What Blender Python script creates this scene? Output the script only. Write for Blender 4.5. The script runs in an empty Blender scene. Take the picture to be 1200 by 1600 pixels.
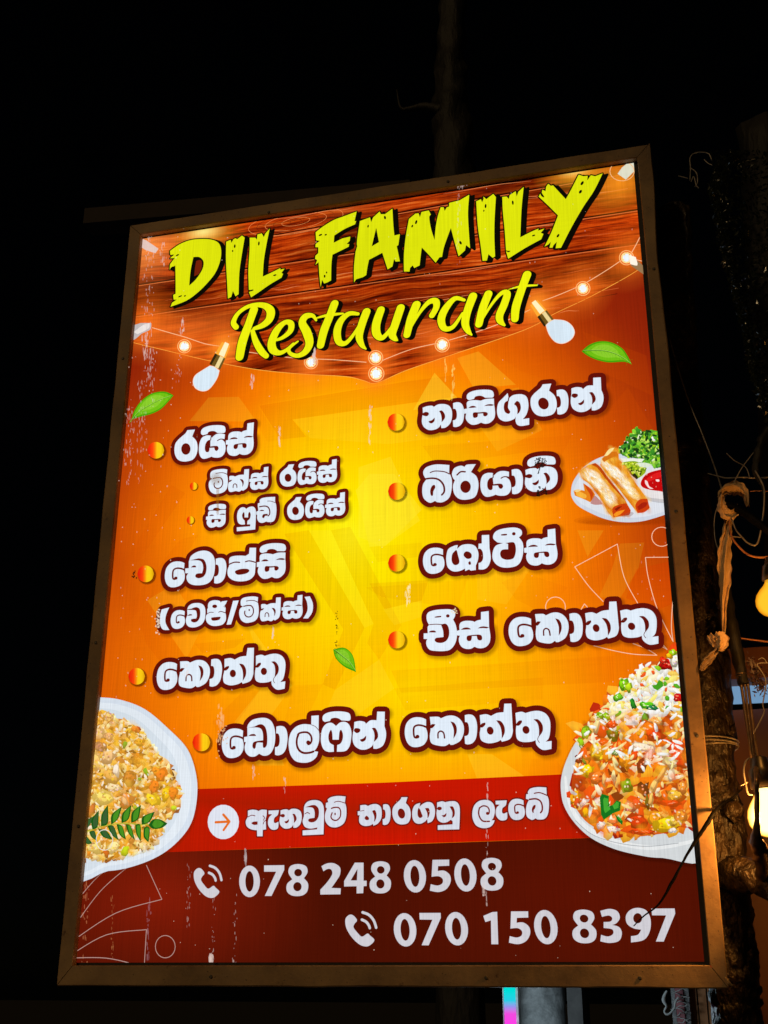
import bpy, bmesh, math, random
import numpy as np
from mathutils import Vector, Matrix, noise
from mathutils.geometry import tessellate_polygon

random.seed(7)
S = bpy.context.scene
COL = bpy.context.collection

# ------------------------------------------------------------------ camera
TOPZ = 3.35                                   # height of the sign's top edge
W, H = 1.22, 1.697                            # outer size of the sign
FPX = 1880.0
RR = Matrix(((0.96842722, 0.08855068, 0.23303968),
             (0.24926961, -0.35766664, -0.89996624),
             (0.0036579, 0.92964152, -0.3684471)))      # columns: right, up, back
CAM = Vector((1.20157674, -2.19894532, TOPZ - 1.7000873))
cd = bpy.data.cameras.new('camera'); cam = bpy.data.objects.new('camera', cd); COL.objects.link(cam)
cam.matrix_world = Matrix.Translation(CAM) @ RR.to_4x4()
cd.sensor_fit = 'HORIZONTAL'; cd.sensor_width = 36.0; cd.lens = 36.0 * FPX / 1200.0
cd.clip_start = 0.02; cd.clip_end = 400
S.camera = cam
S.render.resolution_x, S.render.resolution_y = 768, 1024

# ------------------------------------------------------------------ night sky, faint warm town light
wd = bpy.data.worlds.new('World'); S.world = wd; wd.use_nodes = True
nt = wd.node_tree
bg = nt.nodes['Background']; sky = nt.nodes.new('ShaderNodeTexSky'); sky.sky_type = 'NISHITA'
sky.sun_disc = False; sky.sun_elevation = math.radians(24); sky.sun_rotation = math.radians(200)
nt.links.new(sky.outputs[0], bg.inputs[0]); bg.inputs[1].default_value = 0.00012
sl = bpy.data.lights.new('sun', 'SUN'); sl.energy = 0.40; sl.angle = math.radians(4); sl.color = (1.0, 0.68, 0.32)
so = bpy.data.objects.new('sun', sl); COL.objects.link(so)
so.location = (1.0, -5, 5)
so.rotation_euler = Vector((0.32, 0.85, -0.42)).to_track_quat('-Z', 'Y').to_euler()

S.view_settings.view_transform = 'Standard'; S.view_settings.look = 'None'
S.view_settings.exposure = 0; S.view_settings.gamma = 1; S.view_settings.use_curve_mapping = False
S.cycles.transparent_max_bounces = 48
S.cycles.sample_clamp_indirect = 4.0

# ------------------------------------------------------------------ helpers
def lin(c):
    out = []
    for v in c[:3]:
        v = v / 255.0
        out.append(v / 12.92 if v <= 0.04045 else ((v + 0.055) / 1.055) ** 2.4)
    return out + [c[3] if len(c) > 3 else 1.0]

def ray(px, py):
    return RR @ Vector((px - 600.0, 800.0 - py, -FPX))

def at(px, py, y):
    """the point of the vertical plane at depth y that stands at this spot of the photograph"""
    d = ray(px, py)
    return CAM + d * ((y - CAM.y) / d.y)

YB = 0.016                                     # the printed sheet lies this far behind the frame's face
def pl(px, py):
    p = at(px, py, YB - 0.001); return (p.x, p.z)

def mesh_obj(name, V, F, mats, parent=None, cols=None, mi=None, smooth=False, origin=None, **props):
    V = np.array([tuple(v) for v in V], dtype=float)
    o0 = np.array(origin if origin is not None else ((V.min(0) + V.max(0)) / 2))
    me = bpy.data.meshes.new(name)
    me.from_pydata((V - o0).tolist(), [], [tuple(f) for f in F])
    for m in (mats if isinstance(mats, (list, tuple)) else [mats]):
        me.materials.append(m)
    if cols is not None:
        a = me.color_attributes.new('Col', 'FLOAT_COLOR', 'POINT')
        a.data.foreach_set('color', np.array(cols, dtype=np.float32).ravel())
    if mi is not None:
        me.polygons.foreach_set('material_index', mi)
    if smooth:
        me.polygons.foreach_set('use_smooth', [True] * len(me.polygons))
    me.update()
    ob = bpy.data.objects.new(name, me); COL.objects.link(ob)
    pw = Vector((0, 0, 0))
    if parent is not None:
        ob.parent = parent
        q = parent
        while q is not None:
            pw = pw + q.location; q = q.parent
    ob.location = Vector(o0.tolist()) - pw
    for k, v in props.items(): ob[k] = v
    return ob

def empty(name, loc, **props):
    o = bpy.data.objects.new(name, None); COL.objects.link(o); o.location = loc
    o.empty_display_size = 0.05
    for k, v in props.items(): o[k] = v
    return o

class MB:
    def __init__(s): s.V = []; s.F = []
    def add(s, V, F):
        b = len(s.V); s.V += [Vector(v) for v in V]; s.F += [[i + b for i in f] for f in F]
    def box(s, lo, hi):
        x0, y0, z0 = lo; x1, y1, z1 = hi
        s.add([(x0,y0,z0),(x1,y0,z0),(x1,y1,z0),(x0,y1,z0),(x0,y0,z1),(x1,y0,z1),(x1,y1,z1),(x0,y1,z1)],
              [(0,3,2,1),(4,5,6,7),(0,1,5,4),(1,2,6,5),(2,3,7,6),(3,0,4,7)])
    def tube(s, pts, rad, n=8, jit=0.0, caps=True, seed=0, flat=1.0):
        pts = [Vector(p) for p in pts]
        if not hasattr(rad, '__len__'): rad = [rad] * len(pts)
        V = []; up = Vector((0.13, 0.31, 0.94)); prev = None
        for i, p in enumerate(pts):
            t = (pts[min(i+1, len(pts)-1)] - pts[max(i-1, 0)]).normalized()
            if prev is None:
                u = t.cross(up)
                if u.length < 0.1: u = t.cross(Vector((1, 0, 0)))
            else:
                u = prev - t * prev.dot(t)
            u.normalize(); prev = u; v = t.cross(u)
            for k in range(n):
                a = 2 * math.pi * k / n
                r = rad[i]
                if jit:
                    r *= 1 + jit * noise.noise(Vector((math.cos(a) * 1.3 + seed, math.sin(a) * 1.3, i * 0.45))) \
                           + 0.5 * jit * noise.noise(Vector((math.cos(a) * 4 + seed, math.sin(a) * 4, i * 1.1)))
                V.append(p + u * math.cos(a) * r + v * math.sin(a) * r * flat)
        F = []
        for i in range(len(pts) - 1):
            for k in range(n):
                F.append((i*n+k, i*n+(k+1) % n, (i+1)*n+(k+1) % n, (i+1)*n+k))
        if caps:
            F.append(tuple(range(n))[::-1]); F.append(tuple((len(pts)-1)*n+k for k in range(n)))
        s.add(V, F)
    def obj(s, name, mat, parent=None, smooth=False, **kw):
        return mesh_obj(name, s.V, s.F, mat, parent, smooth=smooth, **kw)

def crom(pts, sub=6, closed=False):
    """smooth curve through points; a point with a true third item is a sharp corner"""
    n = len(pts); out = []
    rng = range(n) if closed else range(n - 1)
    for i in rng:
        p1, p2 = pts[i], pts[(i + 1) % n]
        p0 = pts[i - 1] if (closed or i > 0) else p1
        p3 = pts[(i + 2) % n] if (closed or i < n - 2) else p2
        if len(p1) > 2 and p1[2]: p0 = p1
        if len(p2) > 2 and p2[2]: p3 = p2
        k = len(p1) > 2 and p1[2] and len(p2) > 2 and p2[2]
        for j in range(1 if k else sub):
            t = j / sub
            q = []
            for a in (0, 1):
                q.append(0.5 * (2*p1[a] + (p2[a]-p0[a])*t + (2*p0[a]-5*p1[a]+4*p2[a]-p3[a])*t*t + (3*p1[a]-p0[a]-3*p2[a]+p3[a])*t**3))
            out.append(tuple(q))
    if not closed: out.append((pts[-1][0], pts[-1][1]))
    return out

def smooth3(P, sub=6):
    xs = crom([(p[0], p[1]) for p in P], sub); ys = crom([(p[2], 0) for p in P], sub)
    return [Vector((a[0], a[1], b[0])) for a, b in zip(xs, ys)]

# ------------------------------------------------------------------ materials
def newmat(name):
    m = bpy.data.materials.new(name); m.use_nodes = True
    m.node_tree.nodes.clear(); return m, m.node_tree.nodes, m.node_tree.links

def surf(name, c1, c2, rough=0.7, metal=0.0, scale=30.0, bump=0.3, stretch=(1, 1, 1), c3=None, spec=0.5, dist=0.002, detail=6, ramp=(0.35, 0.65), coat=0.0):
    m, N, L = newmat(name)
    out = N.new('ShaderNodeOutputMaterial'); b = N.new('ShaderNodeBsdfPrincipled')
    g = N.new('ShaderNodeNewGeometry'); mp = N.new('ShaderNodeMapping'); mp.inputs['Scale'].default_value = stretch
    nz = N.new('ShaderNodeTexNoise'); nz.inputs['Scale'].default_value = scale; nz.inputs['Detail'].default_value = detail
    nz.inputs['Roughness'].default_value = 0.65
    cr = N.new('ShaderNodeValToRGB')
    cr.color_ramp.elements[0].position = ramp[0]; cr.color_ramp.elements[1].position = ramp[1]
    cr.color_ramp.elements[0].color = (*c1, 1); cr.color_ramp.elements[1].color = (*c2, 1)
    if c3:
        e = cr.color_ramp.elements.new(min(0.98, ramp[1] + 0.1)); e.color = (*c3, 1)
    L.new(g.outputs['Position'], mp.inputs[0]); L.new(mp.outputs[0], nz.inputs[0]); L.new(nz.outputs[0], cr.inputs[0])
    L.new(cr.outputs[0], b.inputs['Base Color'])
    b.inputs['Roughness'].default_value = rough; b.inputs['Metallic'].default_value = metal
    b.inputs['Specular IOR Level'].default_value = spec
    b.inputs['Coat Weight'].default_value = coat
    if bump:
        n2 = N.new('ShaderNodeTexNoise'); n2.inputs['Scale'].default_value = scale * 3; n2.inputs['Detail'].default_value = 5
        L.new(mp.outputs[0], n2.inputs[0])
        bp = N.new('ShaderNodeBump'); bp.inputs['Strength'].default_value = bump; bp.inputs['Distance'].default_value = dist
        L.new(n2.outputs[0], bp.inputs['Height']); L.new(bp.outputs[0], b.inputs['Normal'])
    L.new(b.outputs[0], out.inputs[0])
    return m

def weave(N, L):
    """fine woven relief of the backlit flex sheet: narrow vertical streaks crossed by weaker horizontal threads"""
    g = N.new('ShaderNodeNewGeometry')
    m1 = N.new('ShaderNodeMapping'); m1.inputs['Scale'].default_value = (470, 1, 6)
    n1 = N.new('ShaderNodeTexNoise'); n1.inputs['Scale'].default_value = 1.0; n1.inputs['Detail'].default_value = 2
    m2 = N.new('ShaderNodeMapping'); m2.inputs['Scale'].default_value = (14, 1, 300)
    n2 = N.new('ShaderNodeTexNoise'); n2.inputs['Scale'].default_value = 1.0; n2.inputs['Detail'].default_value = 1
    n3 = N.new('ShaderNodeTexNoise'); n3.inputs['Scale'].default_value = 3.0; n3.inputs['Detail'].default_value = 3
    for a, b in ((m1, n1), (m2, n2)):
        L.new(g.outputs['Position'], a.inputs[0]); L.new(a.outputs[0], b.inputs[0])
    L.new(g.outputs['Position'], n3.inputs[0])
    def mr(n, lo, hi, a=0.3, b=0.7):
        r = N.new('ShaderNodeMapRange'); r.inputs[1].default_value = a; r.inputs[2].default_value = b
        r.inputs[3].default_value = lo; r.inputs[4].default_value = hi; L.new(n.outputs[0], r.inputs[0]); return r
    a, b, c = mr(n1, 0.92, 1.09), mr(n2, 0.98, 1.02), mr(n3, 0.96, 1.05)
    x = N.new('ShaderNodeMath'); x.operation = 'MULTIPLY'; L.new(a.outputs[0], x.inputs[0]); L.new(b.outputs[0], x.inputs[1])
    y = N.new('ShaderNodeMath'); y.operation = 'MULTIPLY'; L.new(x.outputs[0], y.inputs[0]); L.new(c.outputs[0], y.inputs[1])
    return y

def print_mat(name, alpha=False):
    m, N, L = newmat(name)
    out = N.new('ShaderNodeOutputMaterial'); at_ = N.new('ShaderNodeAttribute'); at_.attribute_name = 'Col'
    e = N.new('ShaderNodeEmission'); w = weave(N, L)
    L.new(at_.outputs['Color'], e.inputs[0]); L.new(w.outputs[0], e.inputs[1])
    if alpha:
        t = N.new('ShaderNodeBsdfTransparent'); mx = N.new('ShaderNodeMixShader')
        L.new(at_.outputs['Alpha'], mx.inputs[0]); L.new(t.outputs[0], mx.inputs[1]); L.new(e.outputs[0], mx.inputs[2])
        L.new(mx.outputs[0], out.inputs[0])
    else:
        L.new(e.outputs[0], out.inputs[0])
    return m
INK = print_mat('printed_ink'); VEIL = print_mat('printed_soft_ink', True)

def wood_print():
    m, N, L = newmat('printed_wood')
    out = N.new('ShaderNodeOutputMaterial'); e = N.new('ShaderNodeEmission'); w = weave(N, L)
    g = N.new('ShaderNodeNewGeometry')
    mp = N.new('ShaderNodeMapping'); mp.inputs['Scale'].default_value = (3.2, 1, 62)
    d = N.new('ShaderNodeTexNoise'); d.inputs['Scale'].default_value = 4.5; d.inputs['Detail'].default_value = 2
    L.new(g.outputs['Position'], d.inputs[0])
    ma = N.new('ShaderNodeVectorMath'); ma.operation = 'MULTIPLY_ADD'
    ma.inputs[1].default_value = (0, 0, 0.035); L.new(d.outputs['Color'], ma.inputs[0]); L.new(g.outputs['Position'], ma.inputs[2])
    L.new(ma.outputs[0], mp.inputs[0])
    n = N.new('ShaderNodeTexNoise'); n.inputs['Scale'].default_value = 1.6; n.inputs['Detail'].default_value = 6; n.inputs['Roughness'].default_value = 0.7
    L.new(mp.outputs[0], n.inputs[0])
    cr = N.new('ShaderNodeValToRGB'); els = cr.color_ramp.elements
    els[0].position = 0.33; els[0].color = lin((66, 12, 2)); els[1].position = 0.70; els[1].color = lin((255, 146, 66))
    for p, c in ((0.41, (118, 26, 3)), (0.47, (166, 46, 4)), (0.53, (198, 64, 8)), (0.60, (222, 92, 20))):
        q = els.new(p); q.color = lin(c)
    L.new(n.outputs[0], cr.inputs[0])
    # broad tone of each plank
    n4 = N.new('ShaderNodeTexNoise'); n4.inputs['Scale'].default_value = 1.0; mp4 = N.new('ShaderNodeMapping'); mp4.inputs['Scale'].default_value = (2.5, 1, 9)
    L.new(g.outputs['Position'], mp4.inputs[0]); L.new(mp4.outputs[0], n4.inputs[0])
    r = N.new('ShaderNodeMapRange'); r.inputs[1].default_value = 0.3; r.inputs[2].default_value = 0.7; r.inputs[3].default_value = 0.32; r.inputs[4].default_value = 1.25
    L.new(n4.outputs[0], r.inputs[0])
    k = N.new('ShaderNodeMath'); k.operation = 'MULTIPLY'; L.new(r.outputs[0], k.inputs[0]); L.new(w.outputs[0], k.inputs[1])
    L.new(cr.outputs[0], e.inputs[0]); L.new(k.outputs[0], e.inputs[1]); L.new(e.outputs[0], out.inputs[0])
    return m
WOODINK = wood_print()

# ------------------------------------------------------------------ flat print on the sheet
LAYER = [1]
def nxt(n=1):
    LAYER[0] += n; return LAYER[0]
STEP = 0.0000055
CLIP = [0, 0, 1, 1]      # set to the sheet's rectangle once the frame is known
class Print:
    """flat inks of the sheet, in sheet coordinates (x, z); each call lies one hair above the last"""
    def __init__(s): s.V = []; s.F = []; s.C = []; s.M = []
    def raw(s, P, F, C, z, veil=False):
        y = YB - z * STEP; x0, z0, x1, z1 = CLIP
        if any(p[0] < x0 or p[0] > x1 or p[1] < z0 or p[1] > z1 for p in P):     # ink ends where the sheet ends
            NP, NF, NC = [], [], []
            for f in F:
                q = [(P[i][0], P[i][1], C[i]) for i in f]
                for ax, lim, sg in ((0, x0, 1), (0, x1, -1), (1, z0, 1), (1, z1, -1)):
                    r = []
                    for i in range(len(q)):
                        a, b = q[i-1], q[i]; da, db = (a[ax]-lim)*sg, (b[ax]-lim)*sg
                        if (da < 0) != (db < 0):
                            t = da / (da - db); r.append((a[0]+(b[0]-a[0])*t, a[1]+(b[1]-a[1])*t, [u+(v-u)*t for u, v in zip(a[2], b[2])]))
                        if db >= 0: r.append(b)
                    q = r
                    if not q: break
                if len(q) > 2:
                    NF.append(list(range(len(NP), len(NP) + len(q)))); NP += [(v[0], v[1]) for v in q]; NC += [v[2] for v in q]
            P, F, C = NP, NF, NC
        b = len(s.V)
        s.V += [(p[0], y, p[1]) for p in P]; s.C += [list(c) for c in C]
        s.F += [[i + b for i in f] for f in F]; s.M += [1 if veil else 0] * len(F)
    def poly(s, P, c, z=None, veil=False, tri=True):
        if z is None: z = nxt()
        P = list(P)
        F = tessellate_polygon([[Vector((p[0], p[1], 0)) for p in P]]) if tri else [list(range(len(P)))]
        C = [lin(c(p)) for p in P] if callable(c) else [lin(c)] * len(P)
        s.raw(P, F, C, z, veil)
    def fan(s, ctr, P, cc, ce, z=None, veil=False):
        if z is None: z = nxt()
        n = len(P)
        s.raw([ctr] + list(P), [(0, i + 1, (i + 1) % n + 1) for i in range(n)], [lin(cc)] + [lin(ce)] * n, z, veil)
    def stroke(s, P, w, c, z=None, closed=False, veil=False, nd=10):
        if z is None: z = nxt()
        if not hasattr(w, '__len__'): w = [w] * len(P)
        cc = lin(c); n = len(P)
        for i in range(n if closed else n - 1):
            a, b = P[i], P[(i + 1) % n]; wa, wb = w[i] / 2, w[(i + 1) % n] / 2
            dx, dz = b[0] - a[0], b[1] - a[1]; l = math.hypot(dx, dz)
            if l < 1e-7: continue
            nx, nz = -dz / l, dx / l
            s.raw([(a[0]+nx*wa, a[1]+nz*wa), (a[0]-nx*wa, a[1]-nz*wa), (b[0]-nx*wb, b[1]-nz*wb), (b[0]+nx*wb, b[1]+nz*wb)], [(0, 1, 2, 3)], [cc]*4, z, veil)
        if nd:
            for p, ww in zip(P, w):
                s.raw([(p[0]+ww/2*math.cos(2*math.pi*k/nd), p[1]+ww/2*math.sin(2*math.pi*k/nd)) for k in range(nd)], [tuple(range(nd))], [cc]*nd, z, veil)
    def obj(s, name, parent, **kw):
        if not s.V: return None
        return mesh_obj(name, s.V, s.F, [INK, VEIL], parent, cols=s.C, mi=s.M, **kw)

def ell(cx, cy, rx, ry, n=22, rot=0.0):
    """ellipse given in photograph pixels, as sheet points"""
    out = []
    for k in range(n):
        a = 2*math.pi*k/n; x, y = rx*math.cos(a), ry*math.sin(a)
        out.append(pl(cx + x*math.cos(rot) - y*math.sin(rot), cy + x*math.sin(rot) + y*math.cos(rot)))
    return out
PX = 1.22 / 960.0                               # mean size of a photograph pixel on the sheet

def pts(s, ox=0, oy=0, sc=1.0):
    """'x,y x,y! ...' traced in an enlarged crop -> sheet points, '!' marks a corner; optional third number = width"""
    out = []
    for tok in s.split():
        c = tok.endswith('!'); f = [float(v) for v in tok.rstrip('!').split(',')]
        p = pl(ox + f[0] / sc, oy + f[1] / sc)
        q = pl(ox + f[0] / sc + 1, oy + f[1] / sc)
        out.append((p[0], p[1], c, (f[2] / sc * (q[0] - p[0])) if len(f) > 2 else 0))
    return out

# ------------------------------------------------------------------ letter shapes, traced glyph by glyph
# each: origin x, origin y, enlargement, then P = letter outline, H = opening, L = thin gap (width), E = round opening
GL = {
 'ra': (260,650,8, 'P', '265,180! 360,172! 325,258! 368,302 388,350 392,420 375,490 335,545 270,568 200,570 145,545 112,490 103,420 115,350 150,300 200,255 240,220', 'E','246,415,58,72'),
 'ya': (260,650,8, 'P','548,246! 500,246 450,272 420,330 408,410 415,480 440,525 475,538 530,525 565,510! 600,522 660,522 705,500 735,450 742,390 730,330 700,300! 728,298! 735,232! 690,222 640,225 600,246 572,275! 560,250!',
   'H','553,300! 520,310 492,350 483,410 495,448 520,455 537,440 542,402! 600,398! 612,432 635,438 655,412 645,382 610,376 552,383!','L','562,258 556,302,14','L','642,310 670,294 700,292 735,300,15'),
 'imark': (260,650,8,'P','460,243! 436,225 440,180 480,145 560,122 660,117 725,130 742,170 735,205 715,215! 640,215! 610,195 570,190 530,202 515,228!'),
 'sahal': (650,930,8.571,'P','585,470! 583,410 600,370 650,348 710,345 760,350 785,362! 820,342 872,330! 872,228! 975,215! 980,430! 992,500 998,570 985,640 945,690 890,712 830,710 785,692! 740,718 680,722 620,700 585,650 575,590 590,545! 552,540! 550,480!',
   'H','600,466! 640,440 690,435 730,450 732,462! 680,462','H','828,448! 860,428 910,420 980,432! 950,446 900,443','H','690,548 680,590 700,616 735,612 748,580 750,550! 815,548! 825,590 850,608 880,602 888,570 875,540 840,530 760,535'),
 'sa': (645,580,8,'P','680,470! 676,400 710,372 780,365 850,372! 920,350 1015,345! 1018,425! 1025,470 1030,540 1015,600 960,650 900,660 855,645! 800,668 740,672 690,640 662,590 670,530! 645,535! 642,478!',
   'H','695,463! 730,440 770,438 800,455! 750,461','H','890,440! 930,420 980,415 1018,425! 990,436 940,435','H','762,520 752,560 765,585 790,585 812,570 815,535! 880,530! 885,560 910,568 935,550 935,525 900,512 830,518'),
 'mi': (310,710,10,'P','192,368! 188,320 200,280 240,252 320,235 400,230 455,240! 448,312! 462,380 462,470 445,540 400,590 330,615 260,622 200,590 170,530 165,460 185,410 225,385!',
   'L','275,302 340,290 400,293 450,314,13','L','235,380 300,366 350,370 378,410 380,470 350,520 300,535 260,515 248,480 252,450,20','E','318,432,11,16'),
 'khal': (310,710,10,'P','490,412! 488,348 540,338 575,350! 640,325 715,320! 722,238! 795,232! 788,400 782,470 760,530 700,572! 680,560! 640,585 590,575 560,582! 500,590 470,550 468,480 480,440!',
   'H','475,432! 500,405 535,402! 500,432','L','545,522 550,480 575,463 600,480 605,520,16','H','650,390! 690,395 712,430 705,480 688,512! 688,450'),
 'ka': (230,1005,5.217,'P','268,250! 272,205! 270,150! 330,148 350,160! 400,140 450,140 490,165 512,210 508,270 480,325 430,355 405,358! 398,348! 360,368 300,362 265,345 258,300',
   'H','258,232! 280,205 308,206! 282,234','L','318,307 322,270 342,256 362,270 366,307,12','H','418,182! 445,192 460,225 455,270 430,312! 438,250 430,210'),
 'e': (340,1100,8.571,'P','345,360! 290,335 210,330 140,355 85,420 62,510 65,600 95,680 150,722 230,722 300,690 345,620 352,540 338,478!',
   'L','345,462 290,440 230,435 185,462 175,530 182,590 210,602,25','E','222,586,25,24'),
 'aa': (340,1100,8.571,'P','790,305! 840,295 890,305 925,350 940,430 935,520 915,610 870,670 810,690 772,680! 772,580! 800,575 825,550 835,490 830,430 815,400 788,395!'),
 'thal': (230,1005,5.217,'P','632,215! 632,130! 680,122 715,135! 760,112 810,105! 820,40! 872,38! 868,210 865,260 840,310 780,332! 772,318! 740,335 680,345 630,325 620,280 628,240!',
   'H','622,222! 640,195 668,186! 668,202 645,224','E','700,248,25,31','H','750,168! 785,175 807,215 805,265 780,310! 783,260 775,210'),
 'thu': (230,1005,5.217,'P','888,195! 888,105! 930,95 960,105! 1010,90 1060,88 1105,110 1128,160 1125,230 1110,290 1085,318! 1128,312! 1122,372! 1060,380 1020,345 1015,308! 980,320 920,322 885,300 880,245',
   'H','880,198! 905,165 928,160! 928,176 905,200','E','953,231,25,30','H','1012,152! 1045,152 1072,190 1070,240 1040,282! 1045,225 1037,178','L','1045,270 1030,300 1040,325,5'),
 'cho': (240,840,5.4545,'P','305,200! 320,160 370,125 430,112 480,125 515,165 525,230 515,320 480,380 420,405 340,405 295,380 282,335 298,306! 272,305! 272,265! 302,262! 302,205!',
   'H','385,178! 430,190 452,240 448,300 425,335 385,348 358,335 368,310 415,305! 425,260 415,215 385,196 310,196!','H','318,256! 340,240 360,242 365,255!'),
 'chi': (650,930,8.571,'P','160,512! 158,430 180,402! 155,360 143,310 150,255 190,220 280,198 400,190 470,195 520,225 525,280 498,330! 530,390 548,470 548,570 520,660 460,730 380,750 280,750 190,735 145,680 140,620 155,590! 105,588! 105,515!',
   'H','252,292! 290,283 340,280! 340,296! 290,302 252,302!','E','428,280,24,22','H','335,395! 400,385 440,440 445,540 410,610 350,640 280,635 252,605 270,575 320,568 370,562! 365,480 345,420','H','172,500! 195,480 240,475 268,488 265,502!','L','185,396 270,391 350,396,11'),
 'pahal': (240,840,5.4545,'P','645,222! 650,175 690,158 750,155 785,158! 815,140! 820,88! 875,88! 872,215! 868,270 860,320 820,360 750,375 680,365 638,330 632,280 645,245!',
   'H','695,290 740,270 800,268 818,285 790,308 720,318','L','640,232 690,212 735,213,12','L','785,207 820,200 872,213,11'),
 'ji': (280,930,12,'P','530,340! 530,270! 545,240! 545,180 575,125 640,100 700,98 760,110 785,142! 800,120! 905,105! 880,160 850,205! 876,235! 870,328! 882,400 875,480 820,550 720,578 620,575 540,530 505,460 505,400 525,362!',
   'E','670,212,46,33','H','605,430 640,418 770,408 775,435 750,465 680,480 620,475','L','522,358 580,325 645,325,14','L','745,322 790,308 872,335,16','L','870,204 838,218 876,238,6'),
 'va': (280,930,12,'P','155,268! 180,210 240,165 320,150 400,155 460,190 492,260 495,360 480,460 430,545 340,595 250,608 180,590 140,540 128,470 145,410 158,385!',
   'H','235,255! 290,232 340,230 385,260 400,330 390,420 350,490 290,515 240,500 225,475 240,450 320,440! 335,400 330,330 300,285 150,278! 155,268!','H','155,392! 200,360 240,365 250,380!'),
 'open': (240,920,4.615,'P','60,150! 115,135! 92,190 88,245 115,298! 70,295 50,260 48,200'),
 'slash': (240,920,4.615,'P','575,88! 615,85! 560,258! 528,260!'),
 'close': (240,920,4.615,'P','1090,60! 1128,55! 1150,110 1145,170 1115,215! 1080,215! 1110,160 1108,100'),
 'na': (645,580,8,'P','128,525! 125,460! 180,440 240,435 265,450! 320,418 400,415 460,440 490,500 490,590 465,660 410,708 358,715! 352,668! 325,708 270,735 200,738 140,700 115,640 120,570!',
   'H','118,552! 128,528 165,512 198,522 200,548 170,567','H','198,628! 240,615 275,582! 272,625 240,655 210,648','H','330,503! 365,495 400,540 402,590 362,642! 362,590 350,535'),
 'nahal': (795,570,7.5,'P','735,345! 735,280! 790,265 850,270 870,290! 920,250 990,245! 990,155! 1078,150! 1085,300! 1108,360 1108,430 1080,500 1020,535 975,538! 968,490! 950,520 890,552 820,555 755,520 728,460 728,388!',
   'H','735,372! 745,345 780,340 808,350 805,375 770,392','H','812,455! 850,440 882,408! 880,450 850,475 825,472','H','940,330! 980,325 1014,375 1015,425 975,470! 978,410 965,360'),
 'gu': (795,570,7.5,'P','-12,335! -60,385 -120,450 -137,540 -120,620 -70,660 -10,665 60,640 84,610! 80,660 100,705 150,720 240,705! 240,628! 165,640! 205,590 228,520 230,450 210,380 160,350 90,350 40,365 0,400! -5,370!',
   'H','-15,425! -48,450 -58,510 -40,560 0,578 18,555 5,530 -8,500 -3,440','H','62,465! 95,428 130,450 142,510 125,560 100,582! 102,530 90,490','L','2,385 -6,430,14'),
 'bi': (650,700,5,'P','72,235! 58,205 62,175 90,148 160,130 262,135! 260,195! 280,245 280,320 260,390 210,425 165,425! 150,415! 110,430 65,400 50,350 55,290 80,250!',
   'L','112,194 150,182 220,187 262,205,9','L','72,244 130,238 180,250 215,290 222,340 203,368,15','H','125,300 145,290 152,310 137,340 133,372 118,372 112,335'),
 'ri': (650,700,5,'P','292,240! 282,205 300,160 350,140 380,150! 400,132 468,128! 430,190! 470,220 488,270 485,330 460,385 400,405 340,400 300,360 290,300 305,255!','E','388,305,41,48','L','322,212 350,188 385,188,13'),
 'sha': (650,815,5,'P','240,260 255,215 300,190 328,185! 322,215! 360,185 420,178 465,195 488,245 485,300 468,345! 468,380! 430,385! 415,375! 385,388! 385,368! 340,388 290,390 250,360 238,310',
   'H','300,235! 283,260 280,310 300,340 330,335 340,310 328,260 318,225','H','385,238 373,265 400,292 432,285 434,255 410,236','H','410,320 425,312 430,335 415,338'),
 'oo': (650,815,5,'P','490,175! 515,172! 515,108! 572,105! 575,210! 585,290 565,350 530,375 490,375! 490,325! 510,318 525,290 522,240 505,215 488,215!'),
 'tii': (650,815,5,'P','638,165! 605,135 608,100 635,72 690,55 770,48 820,65 828,100 805,125! 835,170 838,240 820,310 780,350 700,362 640,345 602,300 600,240 625,190 680,170!',
   'H','665,102! 690,98 712,98! 712,108! 690,111 665,110!','E','765,97,14,13','H','700,170! 762,163 780,200 778,250 760,290 710,300 670,285 658,250 675,222 720,218! 720,176!'),
 'do': (340,1100,8.571,'P','400,318! 415,270 470,215 560,190 650,190 720,230 760,310 775,410 770,520 740,620 690,680 620,695 560,667! 500,705 430,700 380,650 365,580 382,512! 358,510! 358,445! 403,437! 402,330!',
   'H','495,305! 560,275 610,280 650,330 668,430 665,540 640,585 612,580 608,520! 540,518 520,540 510,590 490,602 470,570 480,520 520,500 612,488! 612,420 600,360 570,325 510,315 402,320!','H','415,430! 450,407 500,405 520,430!'),
 'lhal': (460,1095,7.5,'P','200,282! 202,178! 288,172! 286,345! 294,400 290,480 265,550 232,592! 280,598! 260,660 200,710 120,728 20,710 -40,640 -64,540 -60,440 -30,360 30,300 110,275',
   'L','42,402 60,382 110,370 160,375 195,410 205,460 190,500 165,512,22','E','165,490,24,24','L','48,402 32,450 32,520 58,580 110,612 180,610 225,596,24','L','200,282 250,305 284,345,7'),
 'fi': (460,1095,7.5,'P','490,297! 540,255 600,250 645,285 670,360 668,440 650,530 600,590 500,598! 505,515! 462,515! 465,598! 400,600 345,570 315,490 315,400 335,320 380,270 440,260',
   'H','430,342 405,390 402,450 420,495 460,520! 507,520! 545,500 568,450 570,390 550,342 530,370 522,457! 450,457! 446,380'),
 'fu': (310,775,9.23,'P','692,190! 740,160 795,158 828,200 832,300 822,485! 558,512! 556,455! 750,440! 752,412! 705,412! 712,358! 668,355! 675,412! 620,415 575,385 560,300 575,220 620,170 665,168',
   'H','658,235 635,270 640,320 668,357! 712,360! 745,330 757,270 740,233 722,260 720,312! 668,312! 668,260'),
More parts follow.
